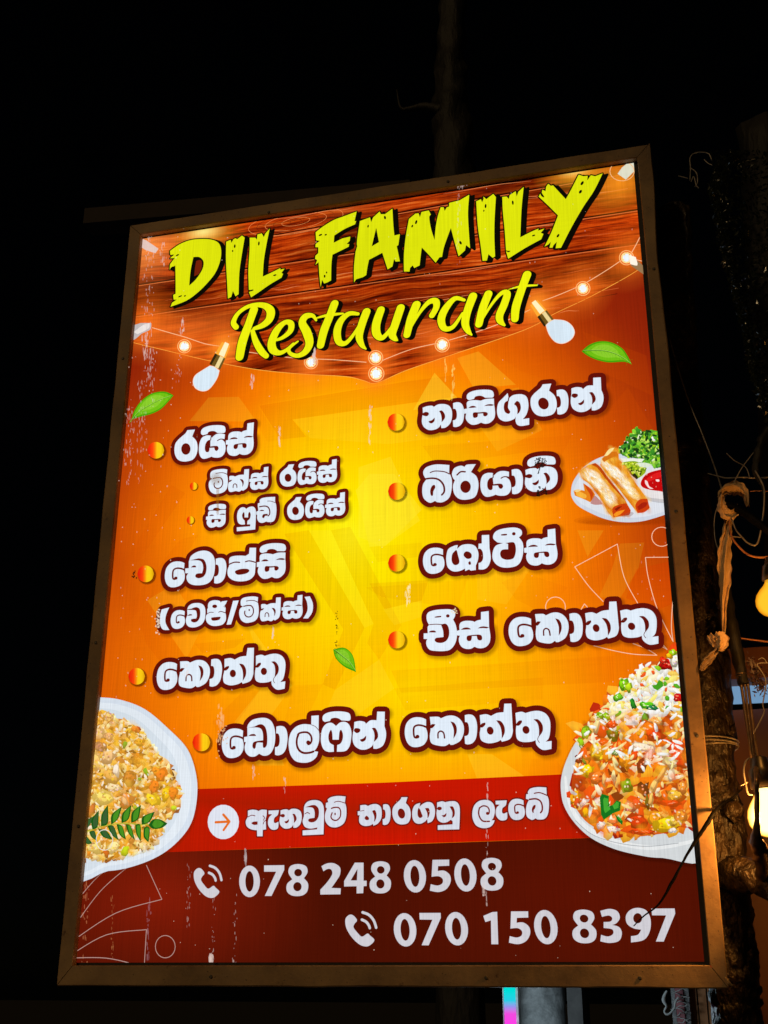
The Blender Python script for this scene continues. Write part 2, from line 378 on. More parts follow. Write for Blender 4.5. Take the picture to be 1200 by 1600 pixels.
 'dhal': (310,775,9.23,'P','885,62! 920,35 1000,20 1110,15! 1108,80! 1125,140 1128,230 1110,330 1070,375 1000,378! 980,370! 930,390 880,380 850,330 852,282! 838,268! 838,230! 868,215! 862,165! 858,150! 860,110! 888,100!',
   'L','1000,76 1050,78 1112,100,10','L','885,158 960,148 1008,165 1030,210 1030,262 1010,290,20','H','922,298 935,270 960,262 1002,260! 1002,288! 965,292 948,320 930,318','H','880,220! 910,203 945,208 947,220!'),
 'ae': (375,1230,6.667,'P','85,310! 85,245! 130,235 175,240 195,250! 230,235 282,238! 280,290 270,330! 275,440! 240,445! 238,512! 182,512! 180,450! 120,440 75,410 62,360 78,322!',
   'H','122,377 145,360 186,358! 186,390! 150,394','L','88,310 125,293 160,300,8','L','242,298 258,318 248,345,8','L','245,384 255,358 275,345,8'),
 'aemark': (375,1230,6.667,'P','300,245! 408,240! 395,290 362,320 355,360 370,375 404,360! 400,420 375,442 330,440 298,400 295,350 310,310 335,285 300,282!'),
 'vu': (375,1230,6.667,'P','670,285! 672,200 710,150 780,135 840,150 872,200 878,300! 872,492! 655,502! 655,452! 805,440! 808,420! 740,432 680,415 655,360 668,305!',
   'H','748,188! 790,190 822,230 822,300 795,350 750,368 715,355 722,330 778,320! 780,260 757,215 680,210!','L','680,278 705,265 728,278,8'),
 'mhal': (375,1230,6.667,'P','915,130! 950,105 1020,92 1102,98! 1095,162! 1110,220 1108,310 1080,380 1010,418 940,410 895,360 888,290 908,222! 895,210! 898,165! 922,158!',
   'L','985,158 1030,148 1097,167,8','L','955,222 985,212 1030,215 1050,250 1045,310 1010,345 970,340 950,310 962,268,13','E','993,280,8,14'),
 'bha': (550,1230,6.667,'P','88,240! 88,190! 140,185 168,197! 210,180 260,178 300,205 312,260 305,330 270,380 225,402! 222,382! 180,402 120,402 80,370 78,310 86,294! 62,292! 62,252! 86,250!',
   'H','155,298 178,320 175,340 150,343 133,325 143,305','H','212,248! 240,240 257,280 252,330 230,365! 234,310','L','90,250 128,243,6'),
 'ga': (550,1230,6.667,'P','712,165! 706,205! 740,175 790,155 840,170 865,230 862,300 835,355 790,375! 786,330! 760,360 710,382 660,370 632,320 632,240 660,185',
   'H','695,215! 685,250 688,300 712,322 737,305 727,275 712,235','H','762,220! 800,220 812,260 802,305 788,325! 785,270'),
 'nu': (550,1230,6.667,'P','888,205! 888,160! 940,148 972,158! 1020,148 1080,150 1115,185 1125,260 1118,440! 895,445! 895,398! 1050,388! 1050,355! 1030,340! 990,365 940,370 895,340 882,280 886,240!',
   'H','884,228! 900,206 930,208 936,230 910,242','H','933,294! 960,290 985,268! 982,298 960,314','H','1018,203! 1052,203 1072,250 1068,300 1042,325! 1047,260'),
 'la': (725,1225,8,'P','385,455! 360,510 310,545 230,552 155,520 115,450 105,370 125,280 180,220 260,200 330,215 375,265 388,340 370,420 345,455!',
   'L','195,300 240,275 290,285 315,320 315,365 300,380,16','E','294,368,18,19','L','195,300 185,360 200,420 240,465 320,468,17'),
 'bhal': (725,1225,8,'P','798,105! 830,60 920,40 1030,45! 1035,135! 1060,200 1062,300 1045,390 1000,440 920,445! 895,430! 850,450 790,410 775,330 790,250 815,200! 775,185! 780,130! 805,125!',
   'L','880,118 950,110 1042,145,13','L','820,194 900,187 955,215 978,270 978,330 958,360,18','H','870,270 895,265 892,300 873,330 872,362 855,352 850,312'),
 # figures of the telephone numbers
 '0': (295,1335,4.615,'E+','440,195,75,114','E','440,195,30,74'),
 '7': (295,1335,4.615,'P','545,80! 690,78! 690,112! 598,300! 550,300! 632,125! 545,125!'),
 '8': (295,1335,4.615,'P','790,70 845,85 858,128 832,172! 862,212 855,268 815,298 750,298 710,268 710,215 748,180! 720,132 735,85','E','790,132,28,27','E','785,233,30,33'),
 '2': (295,1335,4.615,'P','958,85! 1000,65 1050,65 1092,95 1092,145 1070,185 1030,242! 1098,245! 1095,288! 950,290! 950,255! 1000,200 1035,145 1030,112 1005,105 972,122!'),
 '4': (545,1335,4.615,'P','45,60! 108,60! 108,190! 130,190! 130,228! 108,230! 105,280! 58,282! 58,230! -32,232! -32,192!','H','15,188! 60,188! 64,105!'),
 '5': (545,1335,4.615,'P','605,40! 725,38! 725,82! 645,85! 642,120! 690,118 730,150 735,200 705,250 650,272 585,262! 592,215! 640,225 675,210 678,178 648,158 598,162!'),
 '1': (530,1410,4.615,'P','1105,70! 1140,68! 1148,302! 1098,302! 1095,130! 1055,142! 1040,98!'),
 '3': (750,1410,3.75,'P','705,50! 760,38 805,52 820,90 800,122 775,132! 815,145 832,180 815,225 760,238 705,228! 710,190! 750,200 780,185 775,158 725,150! 725,115! 765,112 775,92 755,77 715,85!'),
 '9': (750,1410,3.75,'P','925,32 975,48 1000,100 995,170 960,220 885,235! 885,198! 925,190 945,160! 900,152 862,125 855,80 880,45','E','924,93,26,30'),
 'phone': (530,1410,4.615,'P','85,88 110,100 130,130 112,155 105,180 130,215 165,247 205,225 225,240 255,270 235,300 200,318 150,305 95,255 55,190 45,130 60,100',
   'W','165,125 195,140 215,165 222,185,17','W','170,72 215,90 250,130 268,182,17'),
}
def widen(s):
    t = s.split(); w = t[-1].split(',')[2]; t[-1] = ','.join(t[-1].split(',')[:2])
    return ' '.join(t), float(w)

def to_px(p):
    d = RR.transposed() @ (Vector((p[0], YB - 0.001, p[1])) - CAM)
    return (600 + FPX * d.x / -d.z, 800 - FPX * d.y / -d.z)
def span(x0, y0, x1, y1):
    xm, ym = (x0 + x1) / 2, (y0 + y1) / 2
    u0, u1 = pl(x0, ym)[0], pl(x1, ym)[0]; v1, v0 = pl(xm, y0)[1], pl(xm, y1)[1]
    return (u0 + u1) / 2, (v0 + v1) / 2, u1 - u0, v1 - v0
GC = {}
def glyph(name):
    if name in GC: return GC[name]
    ox, oy, sc = GL[name][:3]; items = GL[name][3:]
    out = []; bb = None
    for k in range(0, len(items), 2):
        t, s = items[k], items[k + 1]
        if t in ('P', 'H'):
            P = crom(pts(s, ox, oy, sc), 5, True); out.append((t, P, 0))
        elif t in ('E', 'E+'):
            a = [float(v) for v in s.split(',')]
            out.append(('H' if t == 'E' else 'P', ell(ox + a[0]/sc, oy + a[1]/sc, a[2]/sc, a[3]/sc, 26), 0))
        else:
            q, w = widen(s); out.append((t, crom(pts(q, ox, oy, sc), 5), w / sc * PX))
    al = [to_px(p) for t, P, w in out if t == 'P' for p in P]
    bb = span(min(p[0] for p in al), min(p[1] for p in al), max(p[0] for p in al), max(p[1] for p in al))
    GC[name] = (out, bb); return GC[name]

def placed(name, box=None, crop=(0, 0, 1)):
    """the glyph where it was traced, or fitted to another spot: box = x0,y0,x1,y1 of the letter in that crop"""
    out, bb = glyph(name)
    if box is None: return out
    ox, oy, sc = crop
    x0, y0, x1, y1 = [v / sc for v in box]; x0 += ox; x1 += ox; y0 += oy; y1 += oy
    tx, ty, tw, th = span(x0, y0, x1, y1); cx, cy, cw, ch = bb; sx, sy = tw / cw, th / ch
    return [(t, [((p[0]-cx)*sx + tx, (p[1]-cy)*sy + ty) for p in P], w * sx) for t, P, w in out]

WHITE = (224, 235, 247); MAROON = (100, 18, 9)
def letters(name, shapes, parent, edge, shadow=0.5, white=WHITE, rim=MAROON, sub=None, **kw):
    pr = Print(); zs = nxt(); z1 = nxt(); z2 = nxt(); z3 = nxt()
    allp = []
    for t, P, w in shapes:
        if t == 'P':
            allp += P
            if edge:
                pr.stroke(P, 2 * edge, rim, z1, closed=True)
            pr.poly(P, white, z2)
        elif t == 'H': pr.poly(P, sub or rim, z3)
        elif t == 'L': pr.stroke(P, w, sub or rim, z3)
        elif t == 'W': pr.stroke(P, w, white, z2)
    if shadow:
        A = np.array([(p[0], p[1]) for p in allp]) + np.array([0.0042, -0.0052]); d = 0.0017
        x0, z0 = A.min(0) - 0.03; x1, zz1 = A.max(0) + 0.03
        nx, nz = int((x1 - x0) / d) + 1, int((zz1 - z0) / d) + 1
        gx, gz = np.meshgrid(x0 + np.arange(nx) * d, z0 + np.arange(nz) * d)
        D = np.full(gx.shape, 1.0)
        for k in range(0, len(A), 60):
            B = A[k:k+60]
            D = np.minimum(D, np.sqrt((gx[..., None]-B[:, 0])**2 + (gz[..., None]-B[:, 1])**2).min(-1))
        t = np.clip((D - edge + 0.004) / 0.0105, 0, 1); a = shadow * (1 - t * t * (3 - 2 * t))
        idx = -np.ones(gx.shape, int); P = []; C = []; F = []
        base = lin((70, 12, 0))[:3]
        for j in range(nz - 1):
            for i in range(nx - 1):
                if a[j:j+2, i:i+2].max() > 0.004:
                    q = []
                    for jj, ii in ((j, i), (j, i+1), (j+1, i+1), (j+1, i)):
                        if idx[jj, ii] < 0:
                            idx[jj, ii] = len(P); P.append((gx[jj, ii], gz[jj, ii])); C.append(base + [float(a[jj, ii])])
                        q.append(int(idx[jj, ii]))
                    F.append(q)
        pr.raw(P, F, C, zs, True)
    return pr.obj(name, parent, **kw)

# ------------------------------------------------------------------ the sign
sign = empty('restaurant_sign', (W / 2, 0.06, TOPZ - H), category='sign',
             label='tall framed backlit menu sign in orange and yellow reading DIL FAMILY Restaurant')
def frame_mat():
    m, N, L = newmat('weathered_frame'); out = N.new('ShaderNodeOutputMaterial'); b = N.new('ShaderNodeBsdfPrincipled'); g = N.new('ShaderNodeNewGeometry')
    def noise_(sc, st, det=5, ro=.6):
        mp = N.new('ShaderNodeMapping'); mp.inputs['Scale'].default_value = st; n = N.new('ShaderNodeTexNoise'); n.inputs['Scale'].default_value = sc; n.inputs['Detail'].default_value = det; n.inputs['Roughness'].default_value = ro
        L.new(g.outputs['Position'], mp.inputs[0]); L.new(mp.outputs[0], n.inputs[0]); return n
    def ramp_(n, st):
        r = N.new('ShaderNodeValToRGB'); e = r.color_ramp.elements; e[0].position, e[0].color = st[0][0], (*st[0][1], 1); e[1].position, e[1].color = st[-1][0], (*st[-1][1], 1)
        for p, c in st[1:-1]: q = e.new(p); q.color = (*c, 1)
        L.new(n.outputs[0], r.inputs[0]); return r
    def mix(f, a, c_):
        x = N.new('ShaderNodeMix'); x.data_type = 'RGBA'; L.new(f.outputs[0], x.inputs[0]); L.new(a, x.inputs[6]); L.new(c_, x.inputs[7]); return x.outputs[2]
    big = ramp_(noise_(5, (1, 1, 1), 6, .7), [(.34, (.13, .072, .028)), (.5, (.27, .165, .075)), (.66, (.40, .255, .12))])
    W1, K1 = (1, 1, 1), (0, 0, 0)
    rust = ramp_(noise_(34, (1, 1, 1), 8, .75), [(.60, K1), (.68, W1)]); dark = N.new('ShaderNodeRGB'); dark.outputs[0].default_value = (.075, .030, .012, 1)
    c1 = mix(rust, big.outputs[0], dark.outputs[0])
    sp = ramp_(noise_(210, (1, 1, 1), 3, .5), [(.66, K1), (.71, W1)]); blk = N.new('ShaderNodeRGB'); blk.outputs[0].default_value = (.03, .018, .010, 1)
    c2 = mix(sp, c1, blk.outputs[0])
    pale = ramp_(noise_(17, (1, 1, .35), 6, .7), [(.63, K1), (.74, (.6, .6, .6))]); pl_ = N.new('ShaderNodeRGB'); pl_.outputs[0].default_value = (.46, .34, .19, 1)
    c3 = mix(pale, c2, pl_.outputs[0])
    L.new(c3, b.inputs['Base Color']); rr = N.new('ShaderNodeMapRange'); rr.inputs[3].default_value = .45; rr.inputs[4].default_value = .85; L.new(noise_(20, (1, 1, 1)).outputs[0], rr.inputs[0]); L.new(rr.outputs[0], b.inputs['Roughness'])
    bp = N.new('ShaderNodeBump'); bp.inputs['Strength'].default_value = .6; bp.inputs['Distance'].default_value = .0016; L.new(noise_(48, (1, 1, 1), 7, .7).outputs[0], bp.inputs['Height']); L.new(bp.outputs[0], b.inputs['Normal'])
    L.new(b.outputs[0], out.inputs[0]); return m
M_FRAME = frame_mat()
M_CASE = surf('casing_metal', (0.05, 0.045, 0.04), (0.10, 0.09, 0.08), 0.6, 0.2, 20, 0.2)
M_GAPSHADE = surf('gap_shade', (0.010, 0.008, 0.006), (0.02, 0.016, 0.012), 0.7, 0, 60, 0.1)  # near-black colour for the shaded gap inside the frame

inn = [at(*p, 0) for p in ((221, 368), (996, 243), (1108, 1506), (111, 1510))]
IL = (inn[0].x + inn[3].x) / 2; IR = (inn[1].x + inn[2].x) / 2
IT = (inn[0].z + inn[1].z) / 2; IB = (inn[2].z + inn[3].z) / 2
ZT, ZB = TOPZ, TOPZ - H
CLIP[:] = [IL - 0.001, IB + 0.0052, IR - 0.0085, IT - 0.0025]
def rail(a, b, ia, ib, nm, **kw):
    """one mitred rail: outer edge a-b, inner edge ia-ib, slightly worn so that the edge is not dead straight"""
    n = 64; V = []; F = []; dep = 0.05
    for i in range(n + 1):
        t = i / n
        o = Vector(a).lerp(Vector(b), t); q = Vector(ia).lerp(Vector(ib), t)
        j = 0.0016 * noise.noise(Vector((o.x * 9, o.z * 9, 3.1))) + 0.0007 * noise.noise(Vector((o.x * 40, o.z * 40, 7.1)))
        o = o + (o - q).normalized() * (j + kw.get('_w', lambda t: 0)(t))
        dirn = (o - q).normalized()
        bv = 0.0022
        V += [o + Vector((0, dep, 0)), o + Vector((0, bv, 0)), o - dirn * bv, q + dirn * bv, q + Vector((0, bv, 0)), q + Vector((0, 0.03, 0))]
    for i in range(n):
        for k in range(6):
            F.append((i*6+k, i*6+(k+1) % 6, (i+1)*6+(k+1) % 6, (i+1)*6+k))
    F.append((0, 5, 4, 3, 2, 1)); F.append(tuple(n*6+k for k in range(6)))
    kw.pop('_w', None)
    return mesh_obj(nm, V, F, M_FRAME, sign, **kw)
g = 0.0008
oTL, oTR, oBR, oBL = (0, 0, ZT), (W, 0, ZT), (W, 0, ZB), (0, 0, ZB)
iTL, iTR, iBR, iBL = (IL, 0, IT), (IR, 0, IT), (IR, 0, IB), (IL, 0, IB)
rail((oTL[0]+g, 0, oTL[2]), (oTR[0]-g, 0, oTR[2]), (iTL[0]+g, 0, IT), (iTR[0]-g, 0, IT), 'frame_rail')
rail((oBL[0]+g, 0, ZB), (oBR[0]-g, 0, ZB), (iBL[0]+g, 0, IB), (iBR[0]-g, 0, IB), 'frame_rail')
rail((0, 0, ZB+g), (0, 0, ZT-g), (IL, 0, IB+g), (IL, 0, IT-g), 'frame_rail')
rail((W, 0, ZT-g), (W, 0, ZB+g), (IR, 0, IT-g), (IR, 0, IB+g), 'frame_rail', label='orange-lit right rail of the sign frame',
     _w=lambda t: 0.006 * math.exp(-((t-0.06)/0.05)**2) - 0.004 * math.exp(-((t-0.16)/0.07)**2) + 0.004 * math.exp(-((t - 0.0)/0.02)**2))
# dark strips standing in for the shadow in the gap between rails and sheet
mb = MB()
mb.box((IR - 0.0095, YB - 0.0012, IB), (IR + 0.002, YB + 0.006, IT)); mb.box((IL, YB - 0.0012, IB - 0.002), (IR - 0.0095, YB + 0.006, IB + 0.0055))
mb.box((IL - 0.002, YB - 0.0012, IT - 0.003), (IR - 0.0095, YB + 0.006, IT + 0.004))
mb.obj('gap_shade_strip', M_GAPSHADE, sign)
mb = MB(); mb.box((0.006, 0.0505, ZB - 0.0), (W - 0.006, 0.125, ZT - 0.006)); mb.obj('casing', M_CASE, sign)
mb = MB()
c0 = at(1132, 1527, -0.001)
mb.tube([c0 + Vector((0.0, -0.002, 0.0)), c0 + Vector((0.006, -0.004, -0.009)), c0 + Vector((0.011, -0.003, -0.013))], [0.002, 0.0035, 0.0015], 6)
mb.obj('bent_screw', M_FRAME, sign)

for px, py in ((214, 1000), (160, 1290), (196, 560), (330, 1526), (760, 1528), (1000, 1528), (420, 332), (700, 284), (1024, 420), (1052, 800), (1086, 1150)):
    q = at(px, py, 0.0); m = MB()
    if px < 215: q.x = IL * .5
    if px > 1020: q.x = (IR + W) * .5
    m.tube([q + Vector((0, .001, 0)), q + Vector((0, -.0012, 0)), q + Vector((0, -.0022, 0))], [.0034, .0034, .0018], 10); m.obj('screw', M_CASE, sign)
# backlit sheet: the printed ground
def ramp(t, st):
    for (a, ca), (b, cb) in zip(st, st[1:]):
        if t <= b:
            k = max(0, (t - a) / (b - a)); return tuple(ca[i] + (cb[i] - ca[i]) * k for i in range(3))
    return st[-1][1]
ST = [(0, (255, 242, 24)), (0.15, (255, 230, 0)), (0.32, (255, 210, 0)), (0.50, (255, 188, 0)), (0.66, (255, 162, 2)), (0.84, (246, 126, 2)), (1.02, (222, 96, 3)), (1.2, (188, 66, 5)), (1.45, (146, 36, 7)), (1.8, (124, 26, 10))]
def ground(px, py):
    dx, dy = px - 545, py - 835
    rx = 430 if dx > 0 else 318; ry = 352 if dy < 0 else 500
    t = math.hypot(dx / rx, dy / ry)
    t += .16 * max(0, min(1, (820 - py) / 200)) * max(0, min(1, (470 - px) / 150)) - .1 * max(0, min(1, (py - 880) / 150)) * max(0, min(1, (450 - px) / 100))
    # a second, lower swell of yellow towards the foot of the orange field
    t2 = math.hypot((px - 640) / 480, (py - 1080) / 300) * 0.75 + 0.28
    t = min(t, t2) if t2 < t else t
    if px > 780: t += (px - 780) / 2600
    return ramp(t, ST)
def ground_p(p):
    q = to_px(p); return ground(*q)
nx, nz = 70, 96
x0, x1, z0, z1 = IL - 0.004, IR + 0.004, IB - 0.004, IT + 0.004
V = []; C = []; F = []
for j in range(nz + 1):
    for i in range(nx + 1):
        p = (x0 + (x1 - x0) * i / nx, z0 + (z1 - z0) * j / nz)
        V.append((p[0], YB, p[1])); C.append(lin(ground_p(p)))
for j in range(nz):
    for i in range(nx):
        a = j * (nx + 1) + i; F.append((a, a + 1, a + nx + 2, a + nx + 1))
sheet = mesh_obj('printed_sheet', V, F, INK, sign, cols=C)

# darker and lighter arrow bands of the design
pr = Print()
def band(s, c, a, ox=0, oy=0, sc=1.0):
    pr.poly([(p[0], p[1]) for p in pts(s, ox, oy, sc)], (*c, a), None, True)
D = (214, 78, 0); Lt = (255, 232, 50)
BC = (203, 594, 2.3256)
for s, cc, a in (
 ('470,92! 1000,5! 1180,-20! 1180,60! 590,142! 640,205! 545,215!', D, .22), ('590,142! 1180,60! 1180,200! 940,232! 655,210!', Lt, .10), ('400,60! 470,40! 1000,-40! 1000,0! 460,90! 545,215! 500,225!', D, .07),
 ('285,62! 215,148! 460,150! 395,60!', Lt, .10), ('285,62! 90,330! 60,300! 200,90!', D, .16), ('200,410! 30,660! -20,660! 150,380!', D, .16), ('250,560! 140,740! 60,800! -20,900! -20,840! 180,580!', D, .14),
 ('560,558! 650,545! 852,900! 745,1125! 700,1105! 775,905!', D, .17), ('730,545! 800,532! 985,890! 905,1015! 862,955! 885,885!', D, .15), ('650,545! 730,545! 885,885! 852,900!', Lt, .12),
 ('820,400! 870,340! 960,340! 1060,470! 930,600! 870,605!', Lt, .30), ('870,605! 1060,590! 1060,640! 900,660!', D, .10), ('870,738! 1085,726! 1060,800! 925,832!', D, .17), ('920,832! 1060,800! 1060,860! 960,890!', Lt, .12),
 ('235,958! 420,938! 380,972! 262,992!', D, .16), ('30,870! 62,800! 140,920! 205,1012! 140,1062! 60,960!', D, .16), ('62,800! 160,740! 260,900! 205,1012!', Lt, .10),
 ('420,870! 590,1110! 500,1235! 560,1400! 460,1400! 380,1240! 500,1090!', Lt, .16), ('300,1240! 420,1120! 470,1130! 385,1250! 330,1330!', D, .14), ('590,1110! 700,1105! 640,1235! 560,1250!', D, .10),
 ('745,1125! 905,1015! 960,1120! 800,1235! 700,1235!', Lt, .14), ('960,1120! 1500,1080! 1500,1160! 1000,1200!', D, .12)):
    band(s, cc, a, *BC)
band('285,245! 390,360! 205,385!', Lt, 0.296, 560, 480, 2.4)
band('370,190! 450,165! 590,290! 480,300! 430,300!', Lt, 0.156, 560, 480, 2.4)
band('480,150! 700,75! 830,230! 760,300! 700,270! 610,240!', D, 0.133, 560, 480, 2.4)
band('840,90! 1080,180! 1100,330! 930,250!', D, 0.117, 560, 480, 2.4)
band('240,520! 800,480! 760,560! 620,545! 290,590!', D, 0.133, 560, 480, 2.4)
band('380,340! 600,300! 690,460! 520,540!', Lt, 0.094, 560, 480, 2.4)
band('0,600! 120,560! 230,800! 90,900! 0,860!', Lt, 0.234, 560, 480, 2.4)
band('860,480! 1010,300! 1120,480! 1010,540! 900,720!', D, 0.150, 560, 480, 2.4)
band('290,490! 1200,430! 1200,535! 330,580!', D, 0.133, 500, 860, 2.609)
band('185,150! 600,120! 560,235! 250,190!', D, 0.100, 500, 860, 2.609)
band('640,60! 860,70! 760,220! 640,200!', Lt, 0.101, 500, 860, 2.609)
band('740,130! 830,90! 1010,150! 920,260! 800,200!', D, 0.100, 500, 860, 2.609)
band('600,830! 700,830! 840,925! 640,930!', Lt, 0.172, 500, 860, 2.609)
band('860,850! 960,850! 1000,905! 850,920!', D, 0.100, 500, 860, 2.609)
band('140,180! 400,180! 240,440!', Lt, 0.098, 880, 800, 6.316)
band('560,310! 800,300! 740,560! 560,850! 350,840! 480,560!', Lt, 0.068, 880, 800, 6.316)
band('720,560! 1080,480! 1100,900! 940,960! 620,850!', (215, 50, 0), 0.234, 880, 800, 6.316)
pr.obj('arrow_pattern', sheet)

# wooden board picture at the head of the sheet
pr = Print()
LOW = '190,528! 208,535 262,548 325,563 400,577 470,584 540,588 567,594 588,598 633,579 700,556 820,515 866,490 923,463 985,429 1020,405'
low = crom(pts(LOW), 6)
top = [(low[-1][0] + 0.01, IT + 0.012), (low[0][0] - 0.02, IT + 0.012)]
z = nxt()
P = [(min(max(p[0], CLIP[0]), CLIP[2]), min(p[1], CLIP[3])) for p in [low[0]] + low + [low[-1]] + top]
F = tessellate_polygon([[Vector((p[0], p[1], 0)) for p in P]])
WB = mesh_obj('board_picture', [(p[0], YB - z * STEP, p[1]) for p in P], F, WOODINK, sheet)
# bright hairline along its lower edge, plank joints
pr.stroke(low, 0.0014, (255, 180, 70))
for s in ('427,367 700,318 1000,266', '205,446 600,387 1010,325', '205,494 600,437 1010,378',):
    q = crom(pts(s), 4)
    pr.stroke(q, 0.0034, (34, 8, 4)); pr.stroke([(a, b - 0.0034) for a, b in [(t[0], t[1]) for t in q]], 0.0016, (226, 120, 60))
    pr.stroke([(a, b - 0.0072) for a, b in [(t[0], t[1]) for t in q]], 0.001, (70, 18, 8))
# knot and long grain lines
for k in range(6):
    pr.stroke(crom([(p[0], p[1]) for p in [pl(462 + (9 + 13*k) * math.cos(a), 346 - 0.16 * (9+13*k) * math.cos(a) + (3 + 3.1*k) * math.sin(a)) for a in [i * math.pi / 9 for i in range(18)]]], 2, True), 0.0009, (250, 150, 80) if k % 2 else (92, 24, 8), closed=True, nd=0)
rg = random.Random(4)
for k in range(150):
    y = rg.uniform(290, 560); x = rg.uniform(215, 900); l = rg.uniform(30, 150)
    if y > 545 - abs(x - 590) * 0.2 or y < 352 - (x - 222) * .158 + 12: continue
    q = [pl(x + l * i / 6, y - 0.148 * (1 - (y - 250) / 2600) * l * i / 6 + 1.2 * math.sin(i + k)) for i in range(7) if x + l * i / 6 < 985]
    if len(q) > 1: pr.stroke(q, [0.0003 + 0.001 * math.sin(math.pi * i / 6) for i in range(len(q))], rg.choice([(60, 14, 6), (80, 20, 8), (236, 140, 84), (205, 92, 44), (100, 26, 8)]), nd=0)
# lights glowing on the boards
def glow(px, py, r, c=(255, 120, 30), a=0.9, sx=1.0):
    r *= 1.25
    st = [(0, a), (0.22, a * .72), (0.45, a * .38), (0.7, a * .13), (1, 0)]
    n = 28; z = nxt(); P = []; C = []; F = []
    for k, (q, al) in enumerate(st):
        for i in range(n):
            t = 2 * math.pi * i / n; P.append(pl(px + q * r * sx * math.cos(t) + 0.0001 * i, py + q * r * math.sin(t) - 0.148 * q * r * sx * math.cos(t)))
            C.append(lin(c)[:3] + [al])
    for k in range(len(st) - 1):
        for i in range(n):
            F.append((k*n+i, k*n+(i+1) % n, (k+1)*n+(i+1) % n, (k+1)*n+i))
    pr.raw(P, F, C, z, True)
for a in ((288, 541, 40), (348, 540, 46), (486, 566, 44), (587, 556, 42), (587, 586, 30), (691, 537, 44), (838, 480, 56), (911, 450, 44), (982, 402, 46), (230, 508, 52)):
    glow(*a)
glow(318, 366, 30, (255, 170, 40), .95, 1.9); glow(318, 362, 14, (255, 240, 140), .9, 2.2)
glow(902, 270, 26, (255, 170, 40), .95, 2.2); glow(898, 264, 12, (255, 240, 140), .9, 2.2)
glow(228, 385, 62, (255, 150, 70), .8); glow(968, 285, 50, (255, 150, 30), .9, 1.3); glow(545, 315, 26, (240, 110, 40), .5, 2.6)
glow(300, 510, 30, (255, 120, 40), .45, 4.0); glow(660, 520, 22, (255, 120, 40), .35, 5.0)
pr.obj('board_joints', sheet)

# string of bulbs printed over the boards
pr = Print(); WIRE = (255, 190, 140)
for s in ('238,512 262,519 290,527 320,537 345,541', '380,549 430,556 470,560 520,562 572,566', '597,564 605,560 645,545 690,535', '700,532 740,520 780,506 828,484', '848,470 875,460 911,444 945,424 978,402', '985,398 994,382 1003,364', '990,405 1008,409'):
    pr = Print(); pr.stroke(crom(pts(s), 5), 0.0018, WIRE); pr.obj('bulb_cord_picture', sheet)
def lamp(px, py, r):
    pr = Print()
    pr.poly(ell(px, py, r * 1.75, r * 1.75), (255, 120, 50, .55), None, True)
    pr.stroke(ell(px, py, r * 1.6, r * 1.6), 0.0016, (255, 195, 120), closed=True, nd=0)
    pr.poly(ell(px, py, r * 1.25, r * 1.25), (255, 225, 150)); pr.poly(ell(px, py, r * .85, r * .9), (240, 248, 255))
    rr = random.Random(int(px))
    for k in range(16):
        a = rr.uniform(0, 6.3); q = rr.uniform(.7, 1.25); pr.poly(ell(px + r * q * math.cos(a), py + r * q * math.sin(a), rr.uniform(.5, 1.2), rr.uniform(.5, 1.2), 7), rr.choice([(245, 150, 60), (255, 255, 255), (255, 200, 120)]))
    pr.obj('bulb_picture', sheet)
for a in ((288, 541, 6.5), (486, 566, 6.5), (587, 559, 7.0), (588, 584, 7.5), (691, 539, 7.0), (911, 451, 6.8), (979, 403, 7.0)): lamp(*a)
def white_bulb(neck, dirn, body, ox, oy, sc):
    global pr
    pr = Print()
    n0 = Vector(neck); d = Vector(dirn).normalized(); s = Vector((-d.y, d.x))
    def q(a, b): v = n0 + d * a + s * b; return pl(v.x, v.y)
    glow(neck[0], neck[1], 26, (255, 150, 40), 1.0)
    pr.poly([q(-6, -7), q(16, -9), q(16, 9), q(-6, 7)], (255, 170, 50)); pr.poly([q(-8, -4), q(14, -6), q(14, 3), q(-8, 3)], (255, 240, 190))
    pr.poly([q(15, -9), q(34, -9.5), q(34, 9.5), q(15, 9)], (112, 84, 30)); pr.poly([q(15, -6), q(34, -6), q(34, 0), q(15, 0)], (238, 214, 150)); pr.poly([q(15, 5), q(34, 6), q(34, 9.5), q(15, 9)], (50, 36, 14))
    pr.poly(crom(pts(body, ox, oy, sc), 6, True), (255, 215, 190)); 
    b = [(p[0], p[1]) for p in crom(pts(body, ox, oy, sc), 6, True)]; cx = sum(p[0] for p in b) / len(b); cz = sum(p[1] for p in b) / len(b)
    pr.poly([(cx + (p[0] - cx) * .955, cz + (p[1] - cz) * .955) for p in b], (214, 230, 242))
    pr.obj('white_bulb_picture', sheet)
white_bulb((351, 543), (-14, 28), '800,548! 845,560 890,595! 872,660 830,730 780,780 720,790 660,760 638,700 660,640 730,590', 195, 480, 6)
white_bulb((838, 478), (22, 30), '178,700! 210,670 250,650! 340,660 400,700 427,760 400,820 330,858 260,845 205,780', 820, 380, 5.4545)
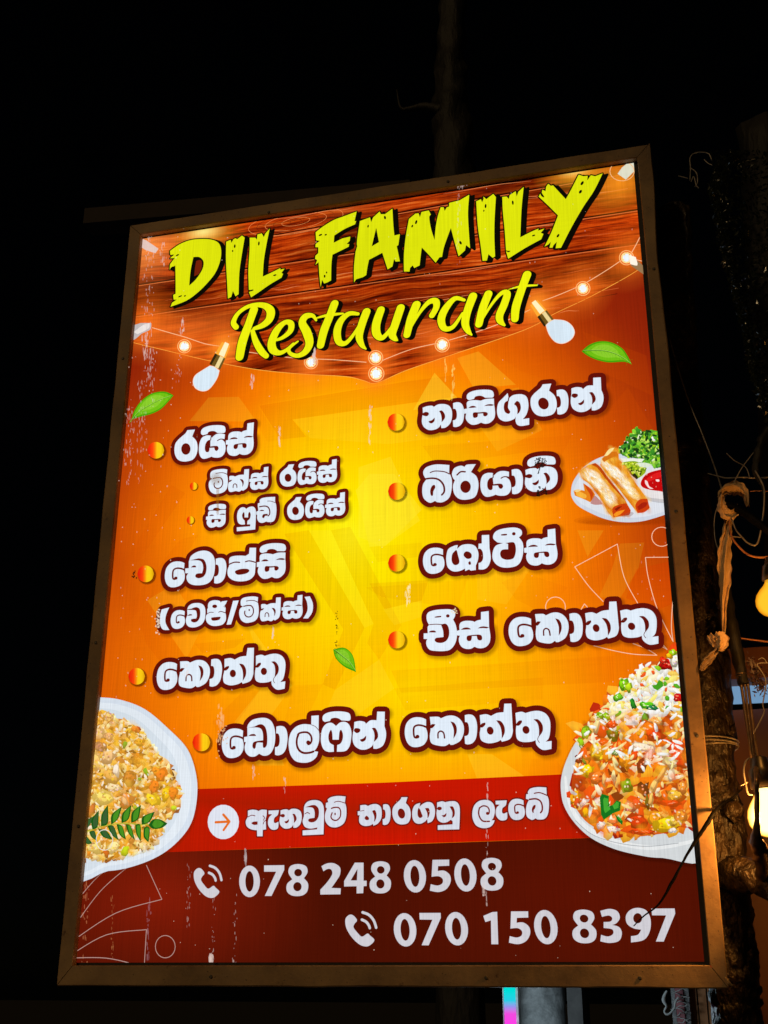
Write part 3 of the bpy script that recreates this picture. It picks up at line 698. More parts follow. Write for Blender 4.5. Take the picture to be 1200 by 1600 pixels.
# sockets cut by the sheet's edge
for a in (('-10,262! 30,195 150,150! 250,150! 240,210 160,250 100,300 20,335!', 195, 480, 6, (196, 186, 186)), ('85,235! 170,170 235,150! 225,200 120,255!', 195, 480, 6, (235, 225, 220)),
          ('900,190! 960,150! 1060,240! 1030,280!', 820, 380, 5.4545, (150, 118, 80)), ('880,100! 945,120! 960,190 900,180!', 820, 380, 5.4545, (255, 244, 226)),
          ('920,60! 985,20! 1060,-30! 1090,60! 1010,150! 950,170!', 800, 230, 6, (200, 120, 70)), ):
    pr = Print(); pr.poly(crom(pts(a[0], a[1], a[2], a[3]), 4, True), a[4]); pr.obj('socket_picture', sheet)
pr = Print()
q = [pl(*p) for p in ((965, 272), (972, 262), (992, 246), (998, 252), (997, 262), (978, 281))]; pr.poly(q, (226, 224, 200))
pr.stroke(ell(972, 268, 19, 15), 0.0016, (250, 190, 130), closed=True)
pr.obj('socket_picture', sheet); pr = Print()
q = [pl(*p) for p in ((221, 373), (229, 376), (248, 389), (243, 396), (228, 391), (220, 386))]; pr.poly(q, (226, 196, 186))
pr.obj('socket_picture', sheet)

# title lettering
def title(name, items, ofs, yellow, rimw, **kw):
    pr = Print(); zr = nxt(8); z2 = nxt(); z3 = nxt()
    for t, P, w in items:
        if t != 'P' and t != 'S': continue
        for k in range(0, 8):
            o = (ofs[0] * k / 7, ofs[1] * k / 7); Q = [(p[0] + o[0], p[1] + o[1]) for p in P]
            if t == 'P':
                pr.poly(Q, (12, 10, 4), zr - 7 + k)
                if k in (0, 7): pr.stroke(Q, rimw, (12, 10, 4), zr - 7 + k, closed=True, nd=6)
            else: pr.stroke(Q, [a + rimw * .6 for a in w], (12, 10, 4), zr - 7 + k, nd=12)
    for t, P, w in items:
        if t == 'P': pr.poly(P, yellow, z2)
        elif t == 'S': pr.stroke(P, w, yellow, z2, nd=14)
        elif t == 'H': pr.poly(P, (12, 10, 4), z3)
        elif t == 'B': pr.poly(P, (116, 32, 8), nxt())
    return pr.obj(name, sheet, **kw)
YEL = (222, 228, 12)
T1, T2, T3, T4 = (255, 340, 6), (480, 310, 6), (620, 290, 6), (770, 260, 6)
TT = [(T1,'P','65,315! 150,255 250,215 350,203 450,208 520,240 545,310 535,410 490,520 420,610 330,700 220,780 70,838! 85,800! 130,770! 100,772! 95,728! 118,715! 118,600 115,450! 62,490! 65,440! 110,380! 65,385! 95,355! 68,350!'),
 (T1,'H','285,372! 340,372 378,410 375,470 345,530 300,590 245,640! 258,500'), (T1,'B','312,408! 350,400 366,425 360,480 335,532! 292,552! 300,470'),
 (T1,'P','592,228! 635,210! 640,240! 660,205! 680,195! 695,205! 740,170! 765,190! 735,370 715,520 708,720! 680,740! 655,690! 640,745! 608,762! 600,600 590,400'),
 (T1,'P','812,190! 865,190! 880,210! 885,160! 925,150! 945,185! 960,150! 1000,105! 970,250 945,400 935,555! 1010,520 1100,475! 1100,490! 1140,480! 1110,520! 1125,530! 1110,565! 1000,630 900,700 825,750! 805,700! 845,682! 805,680! 800,500 812,300'),
 (T2,'P','80,320! 150,265 250,205 330,175 465,125! 445,215! 460,215! 450,245! 350,290 255,350! 250,418! 330,378! 405,360! 400,400! 370,430! 395,430! 390,455! 320,490 238,530! 228,620 225,770! 190,790! 160,800! 140,765! 128,835! 115,720 108,600! 78,625! 95,580! 75,570! 78,540! 105,515! 105,460! 78,460! 80,430! 120,400! 85,395!'),
 (T2,'P','495,215! 590,180! 600,225! 620,180! 680,125! 690,150! 730,150! 800,98! 808,250 818,350! 870,338! 855,440! 840,450! 855,520 870,592! 830,595! 815,570! 800,640! 755,668! 730,590 705,512! 580,578! 565,650 555,720! 525,740! 460,760! 440,790! 440,640 455,500! 470,450! 468,400'),
 (T2,'H','648,278! 674,412! 606,452!'),
 (T3,'P','115,315! 175,265! 205,262! 218,300! 232,250! 300,235! 320,275! 305,300 320,400 355,512! 365,400 385,290 412,205! 440,205! 450,240! 470,205! 490,200! 492,165! 590,140! 680,88! 668,250 675,420 688,590! 650,560! 640,610! 580,665! 550,560 508,400! 470,500 440,590 425,670! 400,675! 365,725! 300,650 235,582! 225,660 215,750! 165,775! 150,750! 125,775! 120,808! 68,808! 68,650 85,480'),
 (T3,'P','745,150! 790,130! 800,160! 815,125! 812,105! 840,130! 905,80! 930,110! 918,300 915,480 922,665! 900,680! 860,645! 845,705! 805,708! 785,550 760,380'),
 (T4,'P','90,288! 130,285! 150,308! 160,270! 215,235! 225,285! 240,240! 290,195! 270,400 258,668! 350,620 430,585! 425,605! 485,585! 450,625! 475,635! 455,685! 300,770 145,868! 125,800! 165,797! 125,790! 112,600 95,420'),
 (T4,'P','430,285! 445,260! 485,290! 460,250! 465,220! 495,235! 500,195! 520,165! 545,185! 565,180! 620,240 685,310! 740,210 805,80! 850,95! 890,90! 885,135! 920,85! 960,95! 1030,68! 950,230 850,380 740,570 640,765! 590,770! 600,710! 570,740! 560,765! 532,765! 545,710! 520,735! 485,755! 550,620 612,462! 520,370')]
NICK = [(T1,[(85,358,18,7,-.5),(135,354,17,7,-.5),(90,480,26,18,-.6),(160,740,20,6,-.4),(205,736,11,6,-.4),(672,270,8,18,.1),(652,315,7,9,.2),(898,245,8,20,.1),(1048,542,17,7,-.3),(830,685,20,7,-.3)]),
        (T2,[(125,345,18,8,-.4),(175,343,12,7,-.4),(165,732,8,14,0),(183,697,6,10,0),(572,263,7,14,.2),(730,182,10,17,-.2),(1022,225,9,20,.3),(985,262,7,14,.4)]),
        (T3,[(183,345,9,20,.3),(146,382,8,13,.4),(598,538,11,18,-.5),(833,194,9,20,.1),(817,238,6,10,.2),(1088,162,9,20,-.1)]),
        (T4,[(188,343,9,20,-.1),(838,160,12,22,.6),(822,240,12,20,.6),(612,652,10,19,.6),(383,650,17,7,-.3),(150,800,16,6,-.3),(465,278,22,8,.7)])]
items = []
for (ox, oy, sc), t, s in TT: items.append((t, crom(pts(s, ox, oy, sc), 4, True), 0))
for (ox, oy, sc), L in NICK:
    for x, y, rx, ry, r in L: items.append(('H', ell(ox + x/sc, oy + y/sc, rx/sc, ry/sc, 9, r), 0))
title('title_lettering', items, (0.0100, -0.0045), YEL, 0.0058, label='large jagged yellow letters reading DIL FAMILY with black edge')

X, Y = (350, 430, 4.8), (590, 410, 4.138)
RS = [(X,'225,262,52 190,360,50 140,500,56 118,615,50'), (X,'92,392,34 72,355,33 105,290,27 170,242,27 240,224,30 310,232,40 350,270,52 342,330,50 295,375,40 228,402,24'), (X,'215,420,26 240,500,38 280,570,42 318,608,34'),
 (X,'385,490,16 440,470,25 498,420,36 503,365,38 460,355,32 400,410,46 360,500,50 368,560,50 415,585,32 470,562,24 520,515,16'),
 (X,'692,340,14 665,305,26 612,312,44 588,360,46 622,430,54 642,510,50 612,575,42 555,605,30 500,590,24 490,552,20 555,498,12'),
 (X,'830,215,50 790,320,50 750,420,52 725,528,46'), (X,'680,328,6 750,308,18 830,296,20 893,289,12'),
 (X,'1005,292,22 940,290,32 880,340,42 850,420,48 862,500,42 912,512,30 970,450,22 1022,365,16'), (X,'1070,275,50 1035,370,50 1015,460,46 1035,525,32 1065,555,10'),
 (Y,'22,308,42 -8,400,46 -4,466,44 34,488,28 92,420,18 140,335,12'), (Y,'150,295,44 115,400,44 95,465,42 112,495,28 128,505,10'),
 (Y,'252,275,46 215,370,44 190,470,38'), (Y,'205,440,14 270,330,18 330,260,28 375,252,38 380,292,34 352,345,32'),
 (Y,'560,245,18 500,235,28 440,300,40 412,370,42 432,428,34 488,418,24 550,330,14'), (Y,'617,220,46 580,320,44 567,395,42 585,445,30 608,470,10'),
 (Y,'717,205,44 680,300,44 655,402,40'), (Y,'670,380,14 740,270,16 800,202,24 838,202,38 820,270,42 790,340,42 793,380,36 820,408,14'),
 (Y,'967,80,46 930,180,44 895,290,46 888,368,40'), (Y,'848,176,4 930,156,15 1030,149,10')]
items = []
for (ox, oy, sc), s in RS:
    p = pts(s, ox, oy, sc); c = crom(p, 6); wv = crom([(q[3], 0) for q in p], 6)
    items.append(('S', c, [max(0.0009, a[0] * 1.2) for a in wv]))
title('subtitle_lettering', items, (0.0090, -0.0048), (238, 240, 14), 0.006, label='yellow brush script reading Restaurant')

# red banner strip and the dark foot of the sheet
pr = Print()
Q = [(p[0], p[1]) for p in pts('150,1240! 308,1233! 600,1223! 880,1210! 1110,1201! 1120,1303! 965,1308! 620,1319! 280,1331! 130,1336!')]
def redtone(p):
    x, y = to_px(p); t = abs(x - 640) / 420; return (206 - 30 * t, 22 + 4 * t, 2)
pr.poly(Q, redtone)
nx, nz = 40, 12; P = []; C = []; F = []
for j in range(nz + 1):
    for i in range(nx + 1):
        x = 95 + (1130 - 95) * i / nx
        yt = 1336 - (x - 130) * 0.0335; y = yt + (1525 - yt) * j / nz
        P.append(pl(x, y))
        k = max(0, 1 - math.hypot((x - 250) / 260, (y - 1400) / 170)); k2 = max(0, 1 - math.hypot((x - 900) / 330, (y - 1400) / 170))
        C.append(lin((74 + 60 * k + 18 * k2, 16 + 12 * k + 2 * k2, 3 + 5 * k)))
for j in range(nz):
    for i in range(nx):
        a = j * (nx + 1) + i; F.append((a, a + 1, a + nx + 2, a + nx + 1))
pr.raw(P, F, C, nxt())
pr.obj('colour_band', sheet)

# thin white line drawings of the design
LD = []
def lstroke(P, w, c, **k):
    LD.append((P, w, c, k))
c = (255, 205, 170); E1 = (880, 800, 6.316)
for s, cc in (('535,318! 115,543!', c), ('115,543! 250,730 395,885', c), ('535,318! 600,640 740,910', c), ('1080,447! 812,450!', c), ('812,450! 840,650 930,960 1085,1280!', c), ('1085,1280! 1068,1120 1085,830', c), ('300,1320 500,1370 700,1405 925,1415!', c), ('925,1415! 820,1350 690,1300', c), ('975,1300! 1025,1358! 970,1325!', c), ('170,975! 210,908! 240,942!', c)):
    lstroke(crom(pts(s, *E1), 6), 0.0013, cc)
lstroke(ell(880 + 972/6.316, 800 + 246/6.316, 15.5, 15), 0.0013, c, closed=True)
lstroke(ell(868, 949, 15.5, 16), 0.0013, c, closed=True)
E2 = (60, 1340, 2.069); c = (186, 150, 140)
for s in ('350,25! 400,135!', '400,135! 250,180 110,270', '230,30! 180,75 125,140', '290,30! 200,110 115,225', '105,315! 220,250 350,233!', '350,233! 343,352!', '95,325! 220,325 330,350!'):
    lstroke(crom(pts(s, *E2), 6), 0.0013, c)
lstroke(ell(60 + 411/2.069, 1340 + 288/2.069, 15.5, 17.5), 0.0013, c, closed=True)
for P, w, cc, k in LD:
    pr = Print(); pr.stroke(P, w, cc, nd=6, **k); pr.obj('drawn_line', sheet)

# menu lines
A_, B_, C_, D_, E_, F_ = (260,650,8), (310,710,10), (310,775,9.23), (240,840,5.4545), (240,920,4.615), (230,1005,5.217)
G_, H_, I_, J_, K_, M_ = (645,580,8), (795,570,7.5), (650,700,5), (650,815,5), (650,930,8.571), (340,1100,8.571)
N_, O_, P_, Q_, R_, S_, T_, U_, V_, W_ = (460,1095,7.5), (620,1085,4.615), (375,1230,6.667), (550,1230,6.667), (725,1225,8), (295,1335,4.615), (545,1335,4.615), (530,1410,4.615), (750,1410,3.75), (430,710,10)
def line(spec):
    out = []
    for q in spec:
        out += placed(q) if isinstance(q, str) else placed(q[0], q[1:5], q[5])
    return out
def kotthu(c=O_):
    return [('e',58,165,222,382,c), ('ka',235,152,487,375,c), ('aa',487,145,582,362,c), ('thal',592,65,838,355,c), ('thu',858,118,1112,402,c)]
N0 = (0, 0, 1)
M = [
 ('heading in white Sinhala letters at the head of the left column', 0.0092, ['ra', 'ya', 'imark', ('sahal',748,90,1098,498,A_)]),
 ('small white Sinhala line, the upper one with the small bullet', 0.0081, ['mi', 'khal', ('sahal',800,200,1100,555,B_), ('ra',72,155,335,507,W_), ('ya',350,205,648,480,W_), ('imark',365,105,648,220,W_), ('sahal',655,80,972,445,W_)]),
 ('small white Sinhala line, the lower one with the small bullet', 0.0081, [('sa',112,200,398,460,C_), ('imark',145,115,402,212,C_), 'fu', 'dhal', ('ra',188,665,452,1028,W_), ('ya',470,710,772,1000,W_), ('imark',487,615,772,728,W_), ('sahal',782,595,1100,968,W_)]),
 ('white Sinhala menu line above the bracketed line', 0.0099, [('e',98,205,268,425,D_), 'cho', ('aa',520,175,622,392,D_), 'pahal', ('sa',880,125,1128,355,D_), ('imark',905,48,1130,135,D_)]),
 ('small white Sinhala line in round brackets with a slash', 0.0086, ['open', ('e',125,155,228,290,E_), 'va', 'ji', 'slash', ('mi',618,55,760,248,E_), ('khal',768,60,920,238,E_), ('sahal',925,45,1078,220,E_), 'close']),
 ('white Sinhala menu line above the left plate', 0.0097, [('e',80,155,248,382,F_), 'ka', ('aa',512,128,612,355,F_), 'thal', 'thu']),
 ('topmost white Sinhala line of the right column', 0.0106, ['na', ('aa',498,390,645,700,G_), 'sa', ('imark',672,233,1015,365,G_), 'gu', ('ra',250,222,558,610,H_), ('aa',558,290,703,585,H_), 'nahal']),
 ('white Sinhala line with a burn mark in it', 0.0103, ['bi', 'ri', ('ya',502,180,742,385,I_), ('aa',745,165,838,362,I_), ('na',850,145,1108,345,I_), ('imark',868,62,1092,150,I_)]),
 ('white Sinhala line left of the line drawings', 0.0103, [('e',55,205,222,410,J_), 'sha', 'oo', 'tii', ('sahal',845,58,1105,345,J_)]),
 ('white Sinhala line in two words ending by the right rail', 0.0103, ['chi', 'sahal', ('e',794.8,964,832.8,1010,N0), ('ka',836,957,889,1006,N0), ('aa',889.5,958,911,1003.5,N0), ('thal',913.2,940,966.8,1001,N0), ('thu',970.2,950.4,1027.2,1008.2,N0)]),
 ('widest white Sinhala line, centred above the red strip', 0.0103, ['e', 'do', 'aa', 'lhal', 'fi', ('imark',330,123,662,258,N_), ('nahal',690,118,1080,580,N_)] + kotthu()),
]
for lab, edge, spec in M:
    letters('menu_lettering', line(spec), sheet, edge, label=lab)
letters('strip_lettering', line(['ae', 'aemark', ('na',415,222,645,437,P_), 'vu', 'mhal', 'bha', ('aa',320,178,405,395,Q_), ('ra',420,98,612,390,Q_), 'ga', 'nu', 'la', ('aemark',395,205,545,458,R_), ('e',555,185,760,452,R_), 'bhal']),
        sheet, 0.0026, shadow=0, white=(214, 218, 230), rim=(120, 24, 14), label='white Sinhala line on the red strip')
DG = (206, 203, 210)
letters('number_lettering', line(['0', '7', '8', '2', '4', ('8',150,50,305,282,T_), ('0',398,42,558,275,T_), '5', ('0',762,30,922,268,T_), ('8',948,25,1113,262,T_)]),
        sheet, 0, shadow=0, white=DG, sub=(74, 17, 5), label='telephone number 078 248 0508')
letters('handset_sign', line([('phone',35,98,225,315,S_)]), sheet, 0, shadow=0, white=DG, sub=(74, 17, 5))
letters('number_lettering', line([('0',395,78,558,318,U_), ('7',585,75,738,310,U_), ('0',765,70,930,310,U_), '1', ('5',168,52,295,245,V_), ('0',318,45,455,245,V_), ('8',538,42,680,240,V_), '3', '9', ('7',1015,35,1152,230,V_)]),
        sheet, 0, shadow=0, white=DG, sub=(76, 17, 4), label='telephone number 070 150 8397')
letters('handset_sign', line(['phone']), sheet, 0, shadow=0, white=DG, sub=(76, 17, 4))

# bullets, arrow button
def bullet(x, y, r):
    pr = Print()
    for k in range(4): pr.poly(ell(x + r*.16 + k*.1, y + r*.16, r * (1.16 - .05*k), r * (1.16 - .05*k)), (60, 20, 0, .28), None, True)
    P = ell(x, y, r, r, 40); n = 12
    def tone(p):
        q = (to_px(p)[0] - x) / r; return ramp(q, [(-1, (226, 30, 8)), (-.35, (250, 70, 10)), (.15, (255, 200, 20)), (.6, (252, 205, 20)), (1, (225, 160, 10))])
    V = []; F = []
    for i in range(n + 1):
        xx = -1 + 2 * i / n; h = math.sqrt(max(0, 1 - xx * xx))
        V += [pl(x + xx * r, y - h * r), pl(x + xx * r, y + h * r)]
    for i in range(n): F.append((2*i, 2*i+1, 2*i+3, 2*i+2))
    pr.raw(V, F, [lin(tone(v)) for v in V], nxt())
    pr.obj('bullet', sheet)
for x, y, r in ((244,704,13),(228,897,13),(214,1057,13),(315,1160,14),(619,660,13.5),(620,768,13.5),(620,880,13.5),(620,1000,13.5),(303,760,6),(298,813,6)): bullet(x, y, r)
pr = Print(); pr.poly(ell(349.5, 1284.5, 24.5, 27), (222, 226, 238))
for s in ('337.5,1285 357,1284', '349.5,1273 359,1284 350,1297'): pr.stroke([(p[0], p[1]) for p in pts(s)], 0.0046, (228, 110, 30))
pr.obj('arrow_button', sheet)

# leaves
def leafprint(s, crop, vein, side=1):
    pr = Print(); P = crom(pts(s, *crop), 5, True); q = crom(pts(vein, *crop), 6)
    rr = random.Random(int(crop[0]))
    pr.poly(P, (70, 160, 12))
    cx = sum(p[0] for p in P)/len(P); cz = sum(p[1] for p in P)/len(P)
    pr.poly([(cx+(p[0]-cx)*.9, cz+(p[1]-cz)*.86+.0008) for p in P], (112, 190, 20))
    pr.poly([(cx+(p[0]-cx)*.62-.002, cz+(p[1]-cz)*.62+.0035*side) for p in P], (160, 215, 60, .45), None, True)
    for k in range(1, len(q) - 2, 2):
        for sg in (-1, 1):
            a = q[k]; d = (q[k+1][0]-a[0], q[k+1][1]-a[1]); l = math.hypot(*d) or 1
            b = (a[0] + d[0]/l*.008 - sg*d[1]/l*.009, a[1] + d[1]/l*.008 + sg*d[0]/l*.009)
            pr.stroke([a, b], [0.0009, 0.0003], (60, 150, 14, .5), None, veil=True, nd=0)
    pr.stroke(q, [0.0022 * (1 - .7 * i / len(q)) for i in range(len(q))], (36, 120, 8)); pr.stroke([(a, b + .0009) for a, b in q], 0.0006, (190, 230, 110), nd=0)
    pr.obj('leaf_picture', sheet)
leafprint('460,830! 400,800 330,795 240,820 150,890 90,980 68,1055! 150,1030 250,1005 340,960 410,890', (195,480,6), '50,1085 130,990 240,920 340,870 440,835')
leafprint('485,925! 550,870 640,840 740,850 830,900 880,970 912,1038! 850,1015 720,1020 620,1000 540,965', (820,380,5.4545), '500,922 620,918 720,930 820,970 905,1030')
leafprint('55,405! 100,398 135,430 148,497! 100,475 65,440', (500,860,2.609), '60,406 90,430 120,455 146,492')

# ---- the three dishes
def inside(p, poly):
    x, y = p; r = False
    for i in range(len(poly)):
        a, b = poly[i-1], poly[i]
        if (a[1] > y) != (b[1] > y) and x < (b[0]-a[0])*(y-a[1])/(b[1]-a[1])+a[0]: r = not r
    return r
def shade(c, k): return tuple(max(0, min(255, v * k)) for v in c[:3])
def morsel(pr, x, y, rx, ry, rot, c, rg, z, n=9, lo=.80, hi=1.10):
    """one irregular bit of food: darker rim, lit face, small highlight"""
    P = []
    for k in range(n):
        a = 2*math.pi*k/n; r = rg.uniform(.62, 1.25); X, Yy = rx*r*math.cos(a), ry*r*math.sin(a)
        P.append((x + X*math.cos(rot)-Yy*math.sin(rot), y + X*math.sin(rot)+Yy*math.cos(rot)))
    W_ = [pl(*p) for p in P]; ctr = pl(x - rx*.15, y - ry*.22)
    cs = [lin(shade(c, lo + (hi-lo) * (0.5 - 0.5*(p[1]-y)/max(rx, ry)) )) for p in P]
    b = len(pr.V)
    pr.raw([ctr] + W_, [(0, i+1, (i+1) % n+1) for i in range(n)], [lin(shade(c, hi))] + cs, z)
def soft(pr, x, y, rx, ry, rot, c, a, z, n=12):
    P = [pl(x, y)]; C = [lin(c)[:3] + [a]]; F = []
    for ring, (q, al) in enumerate(((.45, a * .75), (1, 0))):
        for k in range(n):
            t = 2*math.pi*k/n; X, Y2 = rx*q*math.cos(t), ry*q*math.sin(t)
            P.append(pl(x + X*math.cos(rot)-Y2*math.sin(rot), y + X*math.sin(rot)+Y2*math.cos(rot))); C.append(lin(c)[:3] + [al])
    for k in range(n):
        F.append((0, 1+k, 1+(k+1) % n)); F.append((1+k, 1+n+k, 1+n+(k+1) % n, 1+(k+1) % n))
    pr.raw(P, F, C, z, True)
def softs(pr, region, n, cols, sz, rg, asp=1.8, a=.6):
    xs = [p[0] for p in region]; ys = [p[1] for p in region]; k = 0; t = 0; z = nxt(40)
    while k < n and t < n * 8:
        t += 1; x, y = rg.uniform(min(xs), max(xs)), rg.uniform(min(ys), max(ys))
        if inside((x, y), region):
            s = rg.uniform(*sz); soft(pr, x, y, s*asp/2, s/2, rg.uniform(0.5, 1.2), rg.choice(cols), a*rg.uniform(.4, 1), z - k % 40, 8); k += 1
def flecks(pr, x, y, a, b, c, rg, m):
    for k in range(m):
        t = rg.uniform(0, 6.3); q = rg.uniform(0, .85); v = rg.uniform(.62, 1.2)
        morsel(pr, x + a*q*math.cos(t), y + b*q*math.sin(t), a*rg.uniform(.10, .26), b*rg.uniform(.08, .2), rg.uniform(0, 3), (c[0]*v, c[1]*v*rg.uniform(.8, 1.1), c[2]*v*rg.uniform(.6, 1.5)), rg, nxt() if k % 4 == 0 else LAYER[0], 6, .9, 1.1)
def grains(pr, region, n, cols, sz, rg, z0, asp=(2.2, 3.4), wgt=None):
    xs = [p[0] for p in region]; ys = [p[1] for p in region]; k = 0; t = 0
    while k < n and t < n * 8:
        t += 1; x, y = rg.uniform(min(xs), max(xs)), rg.uniform(min(ys), max(ys))
        if not inside((x, y), region): continue
        s = rg.uniform(*sz); morsel(pr, x, y, s * rg.uniform(*asp) / 2, s / 2, rg.uniform(0, math.pi), rg.choices(cols, wgt)[0], rg, z0 + (k % 40), 7); k += 1
def smoothpx(s, ox=0, oy=0, sc=1): 
    v = [tuple(float(q) for q in t.rstrip('!').split(',')) for t in s.split()]
    return crom([(ox + a/sc, oy + b/sc) for a, b in v], 5, True)

# left plate: fried chopped roti
pr = Print()
plate = smoothpx('120,1090 158,1090 190,1094 228,1109 265,1140 293,1170 306,1205 309,1240 302,1280 285,1308 255,1334 215,1352 170,1361 110,1357')
for k in range(5): pr.poly([pl(a + 2, b + 3) for a, b in [((p[0]-200)*(1.02-.006*k)+200, (p[1]-1226)*(1.02-.006*k)+1226) for p in plate]], (110, 30, 0, .10), None, True)
pr.poly([pl(*p) for p in plate], (214, 224, 236))
pr.poly([pl((p[0]-180)*.93+180, (p[1]-1226)*.94+1226) for p in plate], (226, 234, 242))
pr.poly([pl((p[0]-170)*.84+166, (p[1]-1226)*.89+1228) for p in plate], (204, 216, 226, .55), None, True)
food = smoothpx('130,1108 153,1113 172,1116 190,1128 212,1134 232,1156 250,1180 268,1200 276,1222 282,1245 276,1268 258,1284 250,1306 235,1325 200,1336 170,1344 135,1341 115,1338')
FP = [pl(*p) for p in food]; pr.poly(FP, (176, 112, 40))
rg = random.Random(11); z = nxt(60)
cl = [(250,214,120),(252,232,170),(232,168,62),(206,130,44),(168,98,34),(250,244,214),(112,62,26),(240,190,60),(226,120,30)]
grains(pr, food, 900, cl, (5, 11), rg, z, (1.1, 2.2), (14,12,14,11,8,9,5,10,4)); z = nxt(60)
grains(pr, food, 330, [(196,120,56),(222,168,100),(138,84,44),(240,206,150)], (10, 17), rg, z, (1.0, 1.6), (3,4,2,3)); z = nxt(60)
grains(pr, food, 620, cl, (3.5, 8), rg, z, (1.2, 2.8), (16,16,12,9,5,14,5,12,3)); z = nxt(60)
grains(pr, food, 170, [(66,34,18),(90,48,24),(120,64,30)], (2.2, 4.5), rg, z, (1.4, 3)); z = nxt(60)
grains(pr, food, 150, [(255,252,236),(255,240,190)], (2.5, 5), rg, z, (1.4, 3)); z = nxt(60)
softs(pr, food, 260, [(255,190,50),(246,160,36),(255,205,80)], (8, 20), rg, 1.3, .62); softs(pr, food, 90, [(120,60,16),(90,44,14)], (5, 12), rg, 1.5, .6)
for x, y, a, b, r, c in ((157,1126,9,12,.3,(236,158,60)),(172,1122,7,9,.1,(244,200,130)),(154,1148,12,11,.4,(240,196,140)),(172,1152,9,7,.2,(226,170,120)),(158,1168,10,9,0,(176,120,100)),(214,1140,8,6,.5,(232,110,40)),(219,1160,9,8,.4,(240,170,50)),
        (171,1183,10,12,.5,(232,188,140)),(152,1190,8,17,-.2,(240,198,120)),(177,1213,15,14,.2,(226,170,90)),(184,1205,6,11,0,(250,240,220)),(204,1216,11,13,.1,(200,120,50)),(180,1232,13,8,.1,(246,220,176)),(246,1206,9,8,.5,(244,140,40)),(254,1212,9,11,.5,(240,110,30)),
        (164,1247,20,11,.15,(250,226,120)),(199,1252,12,12,-.4,(226,130,60)),(197,1252,5,9,-.4,(244,190,140)),(243,1230,8,13,.3,(238,110,30)),(262,1240,10,13,.3,(252,200,30)),(240,1250,12,10,.6,(250,210,40)),(272,1240,8,11,.3,(240,120,30)),(240,1268,11,9,.4,(246,180,120)),
        (145,1268,6,12,.4,(180,80,50)),(150,1325,13,10,.3,(250,226,130)),(180,1325,11,9,-.5,(250,230,160)),(168,1334,5,7,0,(190,60,30))):
    morsel(pr, x, y, a, b, r, shade(c, .8), rg, nxt(), 11); morsel(pr, x-1, y-1.5, a*.74, b*.7, r, c, rg, nxt(), 9, .9, 1.15)
    if a > 6: flecks(pr, x, y, a, b, c, rg, 14)
for x, y, a, b, r, c in ((196.5,1164,4.5,6,.2,(70,150,40)),(230,1207,4,9,-.5,(70,160,30)),(220,1218,3,3,0,(80,150,40)),(197,1331,6.5,9,.5,(150,190,20)),(213,1262,4,3,0,(120,170,40)),(274,1263,5,4,0,(160,200,40))): morsel(pr, x, y, a, b, r, c, rg, nxt(), 10, .7, 1.25)
E3 = (125, 1225, 6)
pr.poly(FP, (255, 186, 40, .26), None, True); softs(pr, food, 60, [(255,200,70),(240,150,40)], (8, 18), rg, 1.3, .4); softs(pr, food, 60, [(255,252,230)], (2, 4.5), rg, 1.8, .9)
pr.stroke(crom(pts('30,470 180,410 300,385 430,372 560,382 660,382', *E3), 5), 0.0022, (190, 190, 60))
for s in ('60,450! 75,350 150,300! 110,380','130,430! 120,340 190,250! 180,400','210,400! 215,290 275,200! 275,370','305,385! 310,290 405,215! 370,330','402,370! 410,280 495,200! 470,330','492,368! 500,270 585,200! 560,330','592,385! 600,310 715,262! 665,360','655,390! 690,340 760,335 832,374! 780,415 700,425',
          '60,470! 130,560! 80,565 45,520','100,450! 150,445 175,540! 120,500','185,425! 260,440 320,525! 230,500','270,395! 330,400 375,530! 310,480','355,380! 410,400 445,525! 385,480','440,380! 490,400 528,530! 470,470','530,385! 580,390 583,545! 540,470','610,420! 640,400 668,430 655,550! 610,500'):
    P = crom(pts(s, *E3), 4, True); pr.poly(P, (26, 92, 22)); cx = sum(p[0] for p in P)/len(P); cz = sum(p[1] for p in P)/len(P)
    pr.poly([(cx+(p[0]-cx)*.62+.0006, cz+(p[1]-cz)*.8+.0004) for p in P], (74, 146, 34) if float(s.split(',')[0]) > 280 else (58, 96, 50))
pr.stroke(ell(165.5, 1313, 13, 16), 0.0016, (236, 226, 214), closed=True)
pr.obj('left_plate_picture', sheet, label='picture of a white plate of golden chopped food with a curry leaf sprig')

# right plate: mixed fried rice
pr = Print()
plate = smoothpx('1130,1010 1060,1030 990,1080 935,1120 902,1158 886,1188 878,1214 877,1236 882,1260 898,1286 924,1310 960,1327 1000,1337 1035,1341 1110,1339 1135,1200')
for k in range(5): pr.poly([pl(a - 1, b + 4) for a, b in [((p[0]-1010)*(1.03-.007*k)+1010, (p[1]-1220)*(1.03-.007*k)+1220) for p in plate if p[1] > 1140]], (40, 6, 0, .10), None, True)
pr.poly([pl(*p) for p in plate if p[1] > 1135] + [pl(1130, 1100)], (212, 216, 218))
pr.stroke(crom(pts('884,1215 889,1250 905,1282 935,1305 975,1319 1020,1325 1070,1318 1110,1306'), 6), [0.004 + .005 * math.sin(math.pi*i/42) for i in range(43)], (232, 234, 234))
pr.stroke(crom(pts('900,1283 925,1304 962,1317 1010,1323 1060,1318'), 6), 0.0012, (168, 172, 176))
food = smoothpx('1090,1012 1055,1018 1048,1030 1030,1034 1008,1037 988,1055 968,1068 965,1082 950,1080 945,1100 926,1110 920,1128 905,1138 903,1158 908,1170 902,1184 896,1210 894,1248 902,1266 916,1284 936,1297 950,1303 990,1308 1022,1305 1046,1301 1080,1292 1110,1285 1120,1150')
pr.poly([pl(*p) for p in food], (208, 92, 24)); rg = random.Random(5)
low_ = [p for p in food]
